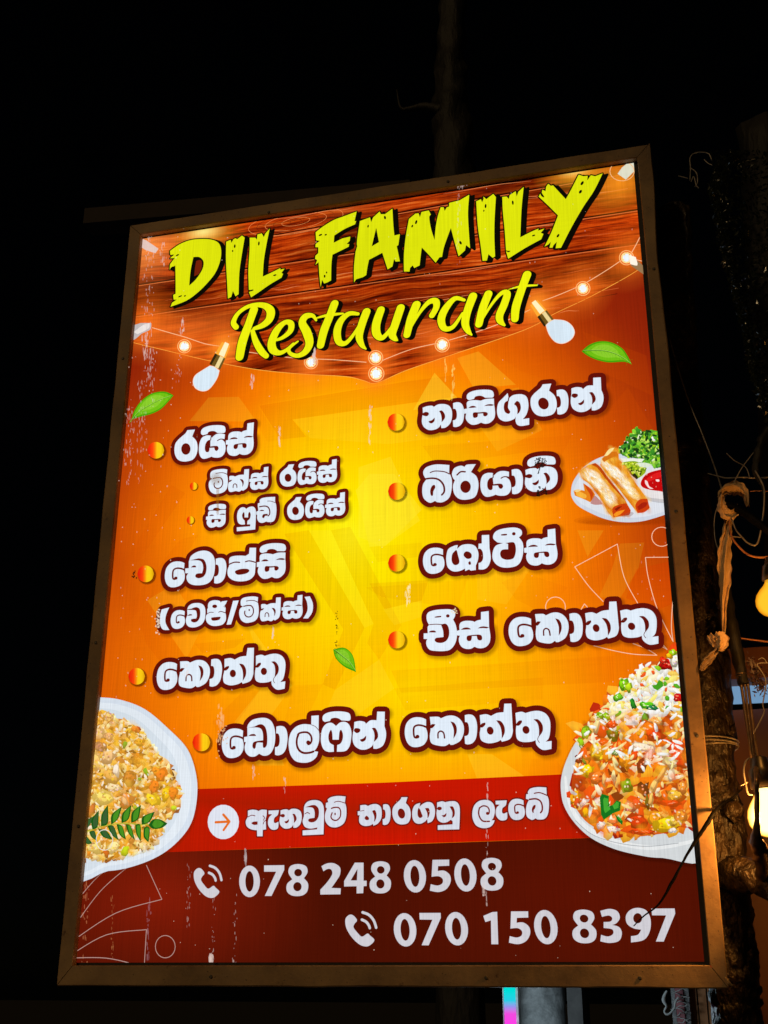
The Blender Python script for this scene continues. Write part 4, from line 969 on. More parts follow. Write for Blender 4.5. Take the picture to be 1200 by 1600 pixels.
z = nxt(60); grains(pr, food, 420, [(226,70,16),(240,120,20),(250,170,40),(180,40,14),(96,28,12),(252,190,90)], (10, 24), rg, z, (1.0, 1.9), (9,9,6,4,2,4))
z = nxt(60); grains(pr, food, 330, [(252,222,150),(250,196,100),(244,150,50),(232,90,24),(255,240,200),(160,40,14)], (4, 8), rg, z, (1.8, 3.6), (8,6,5,5,7,3))
up = smoothpx('1090,1030 1048,1036 1008,1040 988,1058 966,1076 946,1104 935,1122 960,1140 1000,1130 1040,1120 1090,1095')
z = nxt(60); grains(pr, up, 400, [(250,244,232),(255,236,196),(236,236,226),(250,226,120),(250,200,90)], (5, 10), rg, z, (1.8, 3.2), (10,6,6,4,3))
z = nxt(60); grains(pr, up, 26, [(140,200,30),(240,90,30),(250,160,30),(90,170,30)], (4, 8), rg, z, (1.2, 2.2))
for (x, y, a, b, r, c) in [(1041,1040,12,10,.3,(196,24,14)),(1036,1034,7,6,0,(222,46,20)),(1052,1022,7,6,.1,(160,210,20)),(1056,1034,7,10,.3,(252,240,214)),(1046,1027,6,4,.4,(250,180,20)),(974,1071,8,11,.2,(130,200,20)),(983,1075,6,8,.1,(180,210,30)),(966,1091,8,6,-.3,(110,190,30)),
   (1061,1092,9,7,.2,(190,24,20)),(1012,1104,15,6,.1,(90,190,20)),(1020,1108,11,4,.1,(30,120,60)),(990,1102,4,11,-.35,(40,130,30)),(1008,1125,6,9,.3,(60,150,40)),(1016,1142,20,14,.2,(238,110,20)),(1022,1150,18,10,.1,(214,44,14)),(1002,1146,9,7,0,(250,170,30)),(1025,1128,12,6,.3,(246,170,90)),
   (957,1133,9,8,.1,(236,60,20)),(948,1122,9,6,.5,(120,200,20)),(938,1120,7,6,.4,(90,190,20)),(933,1135,5,14,.2,(252,220,150)),(946,1162,12,5,.2,(220,60,20)),(958,1149,11,11,0,(60,140,24)),(916,1148,8,12,.4,(110,190,30)),(909,1162,5,9,-.3,(120,200,30)),(935,1176,13,14,.3,(250,200,30)),(950,1180,8,14,.2,(244,140,20)),
   (963,1178,8,5,-.1,(50,160,80)),(981,1188,13,17,.4,(250,150,20)),(992,1182,6,14,.2,(228,60,16)),(906,1187,7,7,.5,(120,30,24)),(914,1192,3,6,-.4,(40,130,40)),(918,1205,11,11,.1,(250,205,10)),(934,1216,13,10,.1,(250,120,40)),(945,1219,4,12,.1,(252,190,110)),(960,1215,4,12,-.1,(252,220,150)),(1004,1196,8,15,.2,(110,24,20)),
   (1057,1168,14,18,-.5,(232,60,14)),(1050,1150,12,9,.2,(252,180,50)),(1062,1186,10,20,-.3,(226,50,20)),(1036,1178,12,10,.3,(252,230,170)),(1048,1192,13,9,.2,(250,220,150)),(1006,1170,22,7,.2,(250,232,200)),(1014,1184,7,15,.3,(252,236,210)),
   (980,1230,10.5,13,0,(74,160,24)),(1005,1236,11,14,.2,(56,22,16)),(1022,1230,5,16,.4,(250,196,110)),(1034,1212,4,15,.6,(246,180,90)),(1050,1213,6,11,0,(248,230,190)),(1052,1243,21,17,.15,(240,104,20)),(1055,1244,14,9,.1,(250,184,60)),(1048,1256,18,5,.1,(226,60,14)),(1066,1232,7,10,0,(252,150,60)),
   (1012,1254,4,12,0,(80,90,20)),(1001,1245,4,13,-.9,(252,200,110)),(1018,1250,4,13,.1,(246,190,100)),(900,1248,8,13,.3,(250,160,20)),(903,1256,5,8,.2,(200,60,30)),(926,1272,16,14,.2,(246,110,30)),(917,1270,6,8,.1,(250,200,20)),(940,1255,12,8,.3,(252,236,214)),(913,1256,9,4,-.6,(250,240,226)),
   (985,1262,12,9,.3,(240,140,100)),(996,1257,8,7,.1,(224,70,40)),(996,1284,17,13,.1,(206,34,12)),(1003,1300,21,5,.12,(226,40,16)),(1027,1280,14,12,.3,(250,170,30)),(1046,1289,23,12,-.1,(250,214,20)),(1054,1284,9,8,0,(255,236,90)),(1064,1276,10,10,.2,(250,150,50)),(959,1282,10,8,.1,(244,130,60)),(958,1297,11,5,.2,(250,238,220)),(940,1291,7,6,0,(248,238,226)),(1052,1299,7,4,0,(246,246,244))]:
    morsel(pr, x, y, a, b, r, shade(c, .78), rg, nxt(), 12, .7, 1.1); morsel(pr, x - 1, y - 1.5, a * .76, b * .74, r, c, rg, nxt(), 10, .88, 1.2)
    if a > 6:
        flecks(pr, x, y, a, b, c, rg, 10)
        for k in range(3): morsel(pr, x + rg.uniform(-.5, .4) * a, y + rg.uniform(-.6, .3) * b, a * .17, b * .13, r + rg.uniform(-.4,.4), (255, 236, 190) if c[1] > 60 else (255, 150, 110), rg, nxt(), 6, 1, 1.1)
z = nxt(60); grains(pr, smoothpx('940,1105 1000,1120 1060,1110 1068,1160 1050,1200 1060,1215 1000,1215 985,1205 930,1175 912,1200 905,1240 930,1255 960,1240 1000,1265 985,1290 940,1280 900,1262 896,1215 910,1160'), 90, [(255,250,236),(255,236,196),(250,222,150),(246,246,240)], (3.2, 6), rg, z, (2.2, 4.2))
lowr = [p for p in food if p[1] > 1110]
pr.poly([pl(*p) for p in lowr], (255, 140, 20, .16), None, True); softs(pr, lowr, 90, [(255,130,10),(250,90,10),(255,170,40)], (9, 22), rg, 1.3, .55); softs(pr, lowr, 70, [(90,24,6),(130,30,8)], (5, 12), rg, 1.6, .6); softs(pr, lowr, 70, [(255,250,230)], (2, 4.5), rg, 1.8, .9)
for s in ('340,340! 355,308! 412,325! 410,375! 420,395! 400,420! 440,430! 438,465! 370,512! 350,470! 345,400!', '412,405! 440,395! 470,360! 505,372! 498,440! 440,462!', '450,455! 470,480! 520,520! 515,552! 480,520!'):
    P = crom(pts(s, 870, 1180, 5), 3, True); pr.poly(P, (24, 116, 30)); cx = sum(p[0] for p in P)/len(P); cz = sum(p[1] for p in P)/len(P); pr.poly([(cx+(p[0]-cx)*.55+.001, cz+(p[1]-cz)*.6+.002) for p in P], (70, 170, 50))
P = crom(pts('745,315! 780,310! 800,272! 830,290! 835,320! 790,355! 760,340!', 870, 1010, 5), 3, True); pr.poly(P, (70, 160, 30))
pr.obj('right_plate_picture', sheet, label='picture of a white plate heaped with reddish mixed rice and green peas')

# spring roll plate
pr = Print(); R1 = (880, 660, 6.667)
def q1(s, c, veil=False): pr.poly(crom(pts(s, *R1), 5, True), c, None, veil)
for k in range(4): pr.poly(ell(985, 815 + k, 88 - 6*k, 10 - 2*k, 30, -.02), (150, 50, 0, .16), None, True)
q1('90,720 110,640 160,560 220,490 330,415 450,370 620,350 900,350 1120,480 1180,800 1100,970! 950,1020 800,1055 620,1060 450,1030 300,970 160,890 95,800', (208, 214, 226))
q1('120,720 150,640 230,540 340,460 480,420 900,420 1080,600 1100,900 950,980 800,1010 620,1015 450,985 310,930 180,860 125,790', (222, 226, 234))
rg = random.Random(9); z = nxt(60)
lett = [(880 + a/6.667, 660 + b/6.667) for a, b in crom([(560,310),(640,270),(660,190),(720,150),(760,90),(830,120),(930,105),(1010,150),(1060,300),(1040,480),(900,470),(760,400),(650,380)], 4, True)]
pr.poly([pl(*p) for p in lett], (60, 120, 30))
grains(pr, lett, 300, [(90,170,40),(130,200,50),(180,220,90),(220,236,190),(60,140,40),(240,246,230),(160,210,30)], (2, 6.5), rg, z, (1.0, 2.6), (6,6,3,1,5,1,4)); z = nxt(60)
grains(pr, lett, 60, [(30,80,24),(24,60,20)], (2, 5), rg, z, (1.2, 2.4))
q1('590,400! 720,400 850,405! 820,440! 700,440 600,440!', (236, 240, 226)); q1('620,440! 760,430 860,500 850,560 780,610! 720,560 660,500', (150, 180, 30)); q1('760,450! 860,445 935,470! 870,495 800,485!', (222, 232, 210))
lf = [(880 + a/6.667, 660 + b/6.667) for a, b in ((620,450),(740,440),(860,510),(800,590),(720,570))]; z = nxt(60); grains(pr, lf, 60, [(190,210,40),(110,150,20),(220,226,110),(50,80,10)], (2, 4.5), rg, z, (1, 1.6))
q1('640,470! 700,560 770,620! 780,590 700,500', (30, 40, 12))
q1('790,640 850,560 960,510 1100,490 1160,620 1130,840 1000,850! 880,820 800,720', (232, 226, 226)); q1('815,640 870,565 980,525 1100,515 1140,620 1100,745 1000,740 880,720 820,690', (196, 10, 12)); q1('850,640 900,590 980,550 1060,545 1080,600 1000,600 900,640', (226, 30, 30))
q1('855,625! 880,640 900,690 945,715! 900,712 860,665', (255, 226, 226)); q1('965,620! 1000,620 1003,640 975,640', (255, 226, 226)); q1('800,740 880,800 1000,820 1100,830 1110,860 1000,862 880,830', (150, 150, 156, .5), True)
def roll(body, hi, end, a, b, seed):
    q1(body, (228, 130, 20)); rr = random.Random(seed)
    P = [to_px(p) for p in crom(pts(body, *R1), 5, True)]
    softs(pr, P, 170, [(246,182,52),(250,200,80),(222,120,16),(206,100,10),(240,160,30)], (5, 13), rr)
    H = [to_px(p) for p in crom(pts(hi, *R1), 5, True)]
    q1(hi, (250, 214, 110, .35), True); softs(pr, H, 230, [(255,240,200),(252,214,120),(248,240,226),(240,170,40),(250,196,70)], (4, 10), rr, 2.6, .5); softs(pr, H, 50, [(255,255,250)], (2, 4), rr, 3.0, .8)
    q1(end, (206, 62, 12))
roll('410,400! 480,330 500,285! 580,300! 585,410! 640,470 720,600 820,740 885,830! 900,930! 780,970! 740,920 640,790 540,660 440,540 390,470!', '420,440 520,480 600,540 700,670 780,780 760,820 690,760 600,650 500,560', '755,890 800,830 880,820! 905,915! 850,960 780,970!', 0, 0, 3)
q1('410,410! 480,340 560,330! 582,370! 500,400 430,440!', (216, 116, 20)); q1('430,380! 480,310 540,290! 520,320 470,370', (252, 226, 150))
q1('775,905! 830,860 885,860! 860,905 790,940!', (168, 34, 12))
roll('170,540! 250,480 335,452! 380,480 470,600 560,720 660,850! 705,935! 690,990! 530,1018! 470,960 420,860 350,760 290,680 210,620!', '230,550 330,540 400,620 480,730 540,830 480,860 420,780 340,680 260,620', '520,920 600,880 660,870! 708,940! 690,990 600,1000 530,1015!', 0, 0, 8)
q1('300,470! 340,450! 400,500 470,600 590,750 660,850! 640,830 520,700 430,590 360,500', (190, 70, 10)); q1('530,985! 570,955 650,935! 600,985 545,1010!', (250, 150, 30)); q1('540,930! 580,905 620,900! 560,950!', (140, 30, 8))
q1('115,740! 160,725 230,740! 215,660! 300,720 340,780! 290,860! 230,830 130,790!', (232, 130, 24)); q1('150,745 210,760 250,790 230,820 150,790', (250, 180, 60)); q1('225,665! 290,720 325,775! 295,850! 285,780 250,720', (206, 70, 14)); q1('120,745! 150,725 200,735! 150,755!', (250, 214, 140))
q1('290,870! 330,790 380,830 420,880! 340,885', (180, 60, 10, .7), True); q1('600,1010! 700,960 740,975 690,1010', (140, 80, 60, .4), True)
pr.obj('spring_roll_picture', sheet, label='picture of spring rolls with red dip and lettuce on a white plate')

# ---- weather and wear on the sheet: pale runs and flecks where the ink has flaked
pr = Print(); rg = random.Random(21)
def flake(x, y, a, b, c=(232, 206, 196), al=.8, rot=0):
    P = [pl(x + a*rg.uniform(.6, 1.3)*math.cos(t) - rot*b*math.sin(t), y + b*rg.uniform(.6, 1.3)*math.sin(t)) for t in [k*2*math.pi/7 for k in range(7)]]
    pr.poly(P, (*c, al), z, True)
z = nxt()
def run(x, y0, y1, n, w=1.2, dx=2, al=.75, c=(232, 206, 196)):
    for k in range(n):
        t = rg.random() ** 1.2; y = y0 + (y1 - y0) * t
        flake(x + rg.gauss(0, dx) - (y - y0) * .012, y, rg.uniform(.35, 1) * w, rg.uniform(.8, 4.5) * w, c, al * .8 * rg.uniform(.4, 1))
run(237, 375, 620, 90, 1.0, 4, .6); run(226, 600, 760, 60, 1.0, 4, .5); run(232, 525, 565, 34, 1.2, 3, .8); run(243, 545, 640, 34, 1.0, 3, .6); run(208, 640, 760, 60, 1.0, 4, .5)
run(258, 385, 420, 18, 1.2, 2); run(289, 505, 528, 16, 1.3, 1.5, .9); run(283, 560, 606, 22, .7, 2, .7); run(440, 672, 702, 26, 1.2, .9, .9); run(494, 552, 572, 30, 1.6, 1.4, .9); run(397, 590, 612, 16, 1.3, 1.5, .8)
run(581, 640, 700, 26, 1.2, 1.2, .8); run(719, 286, 420, 46, .9, 1.6, .35); run(724, 287, 300, 30, 1.4, 4, .5); run(710, 575, 625, 26, 1.4, 1.2, .6, (255, 230, 120)); run(698, 565, 600, 12, 1.2, .8, .6, (255, 230, 120))
run(296, 1040, 1060, 16, 1.2, 2, .6); run(641, 920, 950, 22, 1.6, 2, .8, (255, 240, 190)); run(430, 985, 1000, 10, 1.4, 1, .8); run(349, 1105, 1160, 30, 1.6, 3, .6, (255, 210, 150)); run(400, 1200, 1222, 14, 1.2, 1, .7); run(448, 1215, 1240, 12, 1.1, 1, .7)
run(764, 1225, 1345, 40, .9, .8, .7); run(388, 1328, 1352, 22, 1.7, 1, .9, (190, 176, 176)); run(338, 1400, 1510, 22, .8, 1.4, .5); run(372, 1390, 1512, 20, .9, 1.4, .5); run(335, 1495, 1505, 14, 2, 1.2, .9); run(300, 1350, 1460, 30, .8, 2, .45); run(758, 1385, 1400, 10, 1.6, 1, .9); run(762, 1395, 1420, 10, 1, .8, .7)
run(140, 1380, 1508, 30, 1.2, 2.5, .5, (226, 140, 90)); run(181, 1400, 1500, 30, .9, 1.5, .35, (226, 150, 90)); run(237, 1410, 1500, 26, 1.5, 1.5, .3, (200, 160, 170)); run(1010, 700, 1000, 14, .8, 20, .3); run(120, 1390, 1500, 26, 1, 3, .4, (190, 110, 80))
for k in range(260):
    x, y = rg.uniform(215, 1060), rg.uniform(300, 1500)
    flake(x, y, rg.uniform(.4, 1.0), rg.uniform(.5, 1.3), (240, 214, 190), rg.uniform(.25, .75))
for k in range(70): flake(rg.uniform(185, 285), rg.uniform(560, 1100), rg.uniform(.5, 1.2), rg.uniform(.6, 1.8), (240, 200, 180), rg.uniform(.3, .7))
for k in range(34): flake(rg.gauss(349, 4), rg.gauss(1150, 16), rg.uniform(.8, 1.8), rg.uniform(.8, 1.8), (236, 170, 120), .8)
for k in range(40): flake(rg.gauss(251, 2), rg.gauss(972, 10), rg.uniform(.7, 1.8), rg.uniform(.7, 1.8), (240, 214, 190), .85)
for k in range(16): flake(rg.gauss(712, 3), rg.gauss(957, 3), rg.uniform(.6, 1.3), rg.uniform(.6, 1.3), (250, 220, 170), .85)
z = nxt()
for k in range(60):      # burnt spot and its run
    a = rg.uniform(0, 6.3); r = rg.uniform(3, 10); flake(846 + r * .95 * math.cos(a), 727 + r * .8 * math.sin(a), rg.uniform(.8, 2.2), rg.uniform(.6, 1.5), (28, 20, 16), .9)
for k in range(30): flake(846 + rg.gauss(0, 4), 774 + rg.gauss(0, 3), rg.uniform(1, 2.4), rg.uniform(.8, 2), (24, 18, 10), .9)
for k in range(10): flake(845 - k * .3, 735 + k, 1.0, 1.2, (28, 20, 16), .9)
for k in range(26): flake(529 + rg.gauss(0, 1.0), rg.uniform(955, 1032), rg.uniform(.5, 1.1), rg.uniform(.6, 1.8), (60, 40, 10), .8)
for k in range(12): flake(214 + rg.gauss(0, 1.6), 901 + rg.gauss(0, 3), rg.uniform(.8, 1.8), rg.uniform(.8, 1.8), (40, 20, 10), .9)
for k in range(14): pr.poly(ell(341, 752, 11 - .6*k, 12 - .6*k, 16), (150, 120, 90, .05), nxt(), True)
z = nxt()
for k in range(12): flake(344, 770 + 3.2 * k, 2.6, 3.6, (160, 100, 20), .35)
for k in range(24): flake(529.5 + rg.gauss(0, 2.6), rg.uniform(1010, 1025), .6, .8, (60, 40, 10), .5)
pr.obj('flaked_ink', sheet, kind='stuff')

# ------------------------------------------------------------------ surroundings
M_GROUND = surf('ground_dirt', (0.012, 0.010, 0.008), (0.022, 0.018, 0.014), 0.9, 0, 2, 0.3)
mb = MB(); n = 24; R_G = 160
mb.add([(R_G*(2*i/n-1), R_G*(2*j/n-1) , 0.0) for j in range(n+1) for i in range(n+1)], [(j*(n+1)+i, j*(n+1)+i+1, (j+1)*(n+1)+i+1, (j+1)*(n+1)+i) for j in range(n) for i in range(n)])
mb.obj('ground', M_GROUND, kind='structure')

M_BARK = surf('rough_bark', (0.010, 0.006, 0.003), (0.042, 0.025, 0.010), 0.42, 0, 30, 1.0, (1, 1, 0.5), (0.17, 0.11, 0.045), spec=0.5, dist=0.014, ramp=(0.42, 0.66))
M_DARKBARK = surf('dark_bark', (0.002, 0.0018, 0.0013), (0.007, 0.005, 0.0035), 0.7, 0, 12, 1.0, (1, 1, 0.3), dist=0.01)
M_BEAM = surf('old_beam', (0.006, 0.0025, 0.002), (0.015, 0.0055, 0.004), 0.8, 0, 10, 0.5, (1, 1, 1))
M_CLOTH = surf('faded_cloth', (0.50, 0.32, 0.15), (0.70, 0.48, 0.26), 0.85, 0, 50, 0.6, (1, 1, 1), dist=0.003)
M_CABLE = surf('black_cable', (0.0015, 0.0015, 0.0015), (0.005, 0.0045, 0.004), 0.6, 0, 60, 0.2, spec=0.06)
M_WIRE = surf('grey_wire', (0.16, 0.14, 0.12), (0.34, 0.30, 0.26), 0.4, 0.3, 40, 0.1)
M_REDWIRE = surf('brown_wire', (0.30, 0.10, 0.03), (0.45, 0.18, 0.06), 0.5, 0, 40, 0.1)
M_ROD = surf('dull_rod', (0.09, 0.06, 0.035), (0.22, 0.14, 0.08), 0.35, 0.6, 50, 0.3)
M_SOCK = surf('bakelite_socket', (0.010, 0.008, 0.006), (0.02, 0.015, 0.012), 0.35, 0, 40, 0.1)
M_BOARD = surf('red_brown_board', (0.13, 0.042, 0.018), (0.21, 0.075, 0.035), 0.6, 0, 8, 0.3, (1, 1, 0.2))
M_BOARD2 = surf('orange_brown_board', (0.62, 0.24, 0.09), (0.80, 0.36, 0.14), 0.6, 0, 8, 0.3, (1, 1, 0.2))
M_PLUM = surf('plum_sheet', (0.075, 0.026, 0.020), (0.11, 0.042, 0.032), 0.5, 0, 6, 0.15, (1, 1, 0.3))
M_GREY = surf('mottled_render', (0.16, 0.165, 0.16), (0.62, 0.62, 0.60), 0.8, 0, 14, 0.8, (1, 1, 1), dist=0.006)
M_PINK = surf('pink_paint', (0.42, 0.14, 0.16), (0.62, 0.25, 0.25), 0.7, 0, 20, 0.2)
M_GUTTER_ = surf('pale_gutter', (0.35, 0.45, 0.55), (0.55, 0.65, 0.72), 0.5, 0, 12, 0.2)
M_LEAF = surf('dark_wet_leaf', (0.006, 0.009, 0.004), (0.018, 0.024, 0.010), 0.22, 0, 30, 0.2, spec=0.8)
M_SPRIG = surf('dry_sprig', (0.03, 0.012, 0.014), (0.07, 0.03, 0.03), 0.5, 0, 30, 0.2)

def emis(name, c, s, c2=None, zr=None):
    m, N, L = newmat(name); out = N.new('ShaderNodeOutputMaterial'); e = N.new('ShaderNodeEmission')
    e.inputs[0].default_value = (*c, 1); e.inputs[1].default_value = s
    if c2:
        g = N.new('ShaderNodeNewGeometry'); sp = N.new('ShaderNodeSeparateXYZ'); r = N.new('ShaderNodeMapRange'); cr = N.new('ShaderNodeValToRGB')
        r.inputs[1].default_value, r.inputs[2].default_value = zr
        L.new(g.outputs['Position'], sp.inputs[0]); L.new(sp.outputs[2], r.inputs[0]); L.new(r.outputs[0], cr.inputs[0])
        for el, (p, c_) in zip([cr.color_ramp.elements[0], cr.color_ramp.elements[1]] + [cr.color_ramp.elements.new(.5) for _ in c2[2:]], c2): pass
        while len(cr.color_ramp.elements) > 1: cr.color_ramp.elements.remove(cr.color_ramp.elements[-1])
        cr.color_ramp.elements[0].position = c2[0][0]; cr.color_ramp.elements[0].color = (*c2[0][1], 1)
        for p, cc in c2[1:]:
            el = cr.color_ramp.elements.new(p); el.color = (*cc, 1)
        L.new(cr.outputs[0], e.inputs[0])
    L.new(e.outputs[0], out.inputs[0]); return m

def along(spec, y):
    """px,py,radius_px triples -> points and radii at depth y"""
    P = []; R = []
    for s in spec:
        yy = s[3] if len(s) > 3 else y
        p = at(s[0], s[1], yy); P.append(p); R.append((at(s[0] + s[2], s[1], yy) - p).length)
    return P, R
def limb(mb, spec, y, n=14, jit=0.25, seed=0, sub=6, caps=True):
    P, R = along(spec, y)
    Q = smooth3(P, sub); r = [a[0] for a in crom([(v, 0) for v in R], sub)]
    mb.tube(Q, r, n, jit, caps, seed)

# the rough pole behind the sign's right rail, with its stubby side limb
yp = 0.19
pole = empty('rough_pole', at(1166, 1900, yp), category='pole', label='rough bark-covered pole standing behind the right rail of the sign, lit orange low down')
pole.location.z = 0
mb = MB()
c = [(1052, 330, 26), (1056, 450, 29), (1060, 560, 30), (1068, 680, 32), (1076, 760, 34), (1090, 950, 38), (1102, 1035, 38), (1112, 1200, 40), (1122, 1300, 43), (1130, 1400, 44), (1142, 1505, 42), (1152, 1595, 40), (1162, 1700, 42)]
P, R = along(c, yp); Q = smooth3(P, 14); r = [a[0] for a in crom([(v, 0) for v in R], 14)]
last = Q[-1]; Q = Q + [Vector((last.x + .01, last.y, last.z * .5)), Vector((last.x + .02, last.y, 0.0))]; r += [r[-1], r[-1] * 1.1]
mb.tube(Q, r, 32, 0.16, True, 2); mb.obj('trunk', M_BARK, pole, smooth=True)
mb = MB(); limb(mb, [(1128, 1372, 30, .17), (1150, 1370, 27, .12), (1175, 1368, 24, .08), (1205, 1378, 26, .04), (1240, 1392, 26, .0)], 0.1, 18, .4, 5)
mb.obj('side_limb', M_BARK, pole, smooth=True)
mb = MB(); limb(mb, [(1140, 1275, 14, .13), (1148, 1268, 16, .125), (1156, 1272, 11, .12)], .1, 12, .5, 9, 4); mb.obj('knot', M_BARK, pole, smooth=True)
for k in range(26):       # loose bark scales, each standing off the trunk
    rr = random.Random(k); t = rr.uniform(0.35, .93); i = int(t * (len(Q) - 4)); a = rr.uniform(-2.6, -0.2)
    ctr = Q[i] + Vector((math.cos(a), math.sin(a), 0)) * r[i] * 1.02; tan = Vector((-math.sin(a), math.cos(a), 0)); nr = Vector((math.cos(a), math.sin(a), 0))
    w, h = rr.uniform(.005, .012), rr.uniform(.012, .04)
    m = MB(); m.add([ctr - tan*w - nr*.003, ctr + tan*w*.8 - nr*.003, ctr + tan*w*1.1 + Vector((0,0,h)) + nr*.002, ctr + Vector((0,0,h*1.2)) + nr*.004, ctr - tan*w*.9 + Vector((0,0,h*.9)) + nr*.001, ctr + nr*.006 + Vector((0,0,h*.5))],
        [(0,1,5),(1,2,5),(2,3,5),(3,4,5),(4,0,5),(0,4,3,2,1)])
    m.obj('bark_scale', M_BARK, pole)
# bands of wire round the pole
for py, w in ((1160, 40), (1166, 40), (1171, 40)):
    m = MB(); ctr, rr_ = along([(1112, py, w)], yp); R0 = rr_[0] * 1.06
    m.tube([ctr[0] + Vector((R0 * math.cos(a), R0 * math.sin(a), .004 * math.sin(a + py))) for a in [k * math.pi / 12 for k in range(25)]], .0016, 5, caps=False); m.obj('wire_band', M_WIRE, pole)

# thin pole further right, with rods strapped to it
yr = 0.02
rod = empty('thin_pole', at(1190, 1420, yr), category='pole', label='thin dark pole with rods strapped along it, right of the rough pole')
mb = MB(); limb(mb, [(1134, 900, 5, .06), (1140, 950, 8, .05), (1146, 990, 11, .04), (1156, 1040, 9, .03), (1162, 1070, 8, .02)], .1, 12, .3, 4); mb.obj('upper_tube', M_DARKBARK, rod, smooth=True)
mb = MB()
for k in range(6):
    c0, r0 = along([(1158 + k * .5, 1053 + k * 3.2, 8.5 - .4 * k)], .025); q = [c0[0] + Vector((r0[0] * math.cos(a), r0[0] * math.sin(a), .001 * math.sin(a))) for a in [j * math.pi / 7 for j in range(15)]]
    mb.tube(q, .0017, 5, caps=False)
mb.obj('coil_collar', M_ROD, rod, smooth=True)
for a, b, w in (((1157, 1062), (1176, 1192), 2.8), ((1163, 1064), (1179, 1194), 2.4), ((1168, 1064), (1184, 1192), 2.6)):
    mb = MB(); limb(mb, [(a[0], a[1], w, yr), ((a[0]+b[0])/2, (a[1]+b[1])/2, w, yr), (b[0], b[1], w, yr)], yr, 8, .05, 1); mb.obj('rod', M_ROD, rod, smooth=True)
mb = MB(); limb(mb, [(1180, 1185, 5), (1182, 1215, 4, -.13), (1182, 1240, 4, -.14), (1183, 1285, 4.5, -.14), (1182, 1312, 10, -.12), (1188, 1330, 13, -.08), (1191, 1350, 12, -.03), (1192, 1374, 9, .03)], yr - .01, 12, .35, 8); mb.obj('lower_tube', M_ROD, rod, smooth=True)

# cloth strip tied to an arm, hanging to a second knot
def ribbon(spec, name, parent, th=0.0018, twist=0.4, seed=0, fold=0.006):
    """spec: px,py,half width px, depth - cloth with folds and real thickness"""
    P, R = along(spec, 0); sub = 9
    Q = smooth3(P, sub); r = [a[0] for a in crom([(v, 0) for v in R], sub)]; n = 13
    V = []; F = []
    for i, p in enumerate(Q):
        t = (Q[min(i+1, len(Q)-1)] - Q[max(i-1, 0)]).normalized(); s = t.cross(Vector((0, 1, 0)))
        if s.length < .1: s = Vector((1, 0, 0))
        s.normalize(); nn = s.cross(t).normalized()
        for side in (1, -1):
            for k in range(n):
                u = 2 * k / (n - 1) - 1
                d = fold * math.sin(u * 5.2 + i * .13 + seed) + fold * .6 * math.sin(u * 11 + i * .31 + seed * 2) + fold * 2.0 * (u * u)
                e = 1 + .10 * math.sin(i * .9 + k * (1 if abs(u) > .9 else 0) + seed)
                V.append(p + s * u * r[i] * e + nn * d + nn * side * th / 2)
    m = 2 * n
    for i in range(len(Q) - 1):
        for k in range(n - 1):
            a = i*m + k; F.append((a, a+1, a+m+1, a+m)); a += n; F.append((a, a+m, a+m+1, a+1))
        for k in (0, n - 1):
            a = i*m + k; F.append((a, a+m, a+m+n, a+n))
    for i in (0, len(Q) - 1):
        for k in range(n - 1): a = i*m+k; F.append((a, a+1, a+n+1, a+n))
    return mesh_obj(name, V, F, M_CLOTH, parent, smooth=True)
cl_ = empty('cloth_strip', at(1128, 960, -.02), category='cloth', label='faded tan cloth strip knotted at top and bottom, hanging beside the rough pole')
ribbon([(1139, 806, 7, .0), (1136, 828, 7.5, -.005), (1133, 850, 10, -.005), (1132, 880, 11, -.005), (1133, 910, 9, -.005), (1131, 940, 5.5, -.005), (1131, 990, 2.6, -.005)], 'hanging_length', cl_, seed=1, fold=.005)
ribbon([(1127, 772, 5, -.015), (1133, 764, 9, -.012), (1146, 760, 11, -.01), (1158, 763, 10, -.006), (1166, 772, 6, -.002), (1169, 790, 2.5, .0)], 'top_knot', cl_, seed=3, fold=.006)
ribbon([(1128, 772, 4, -.03), (1127, 784, 6, -.032), (1130, 794, 8, -.03), (1138, 802, 10, -.025), (1146, 800, 9, -.02), (1152, 790, 5, -.016)], 'top_knot', cl_, seed=5, fold=.004)
ribbon([(1108, 992, 6, -.02), (1116, 1000, 8, -.022), (1123, 1008, 8, -.022), (1126, 1016, 5, -.022)], 'bottom_knot', cl_, seed=2, fold=.005)
ribbon([(1118, 990, 9, -.028), (1126, 996, 12, -.03), (1128, 1006, 10, -.03), (1125, 1018, 4, -.026)], 'bottom_knot', cl_, seed=4, fold=.004)
ribbon([(1123, 1012, 3.5, -.024), (1112, 1024, 6, -.02), (1102, 1036, 6.5, -.012), (1095, 1048, 2.5, -.006)], 'loose_end', cl_, seed=6, fold=.003)

# the arm the cloth is tied to
mb = MB(); limb(mb, [(1128, 786, 5, -.02), (1150, 794, 6, -.02), (1175, 810, 7, -.03), (1210, 836, 7, -.04), (1260, 875, 7, -.05)], 0, 10, .15, 3)
mb.obj('support_arm', M_CABLE, smooth=True, category='arm', label='dark bracket arm sloping down to the right from the cloth knot')

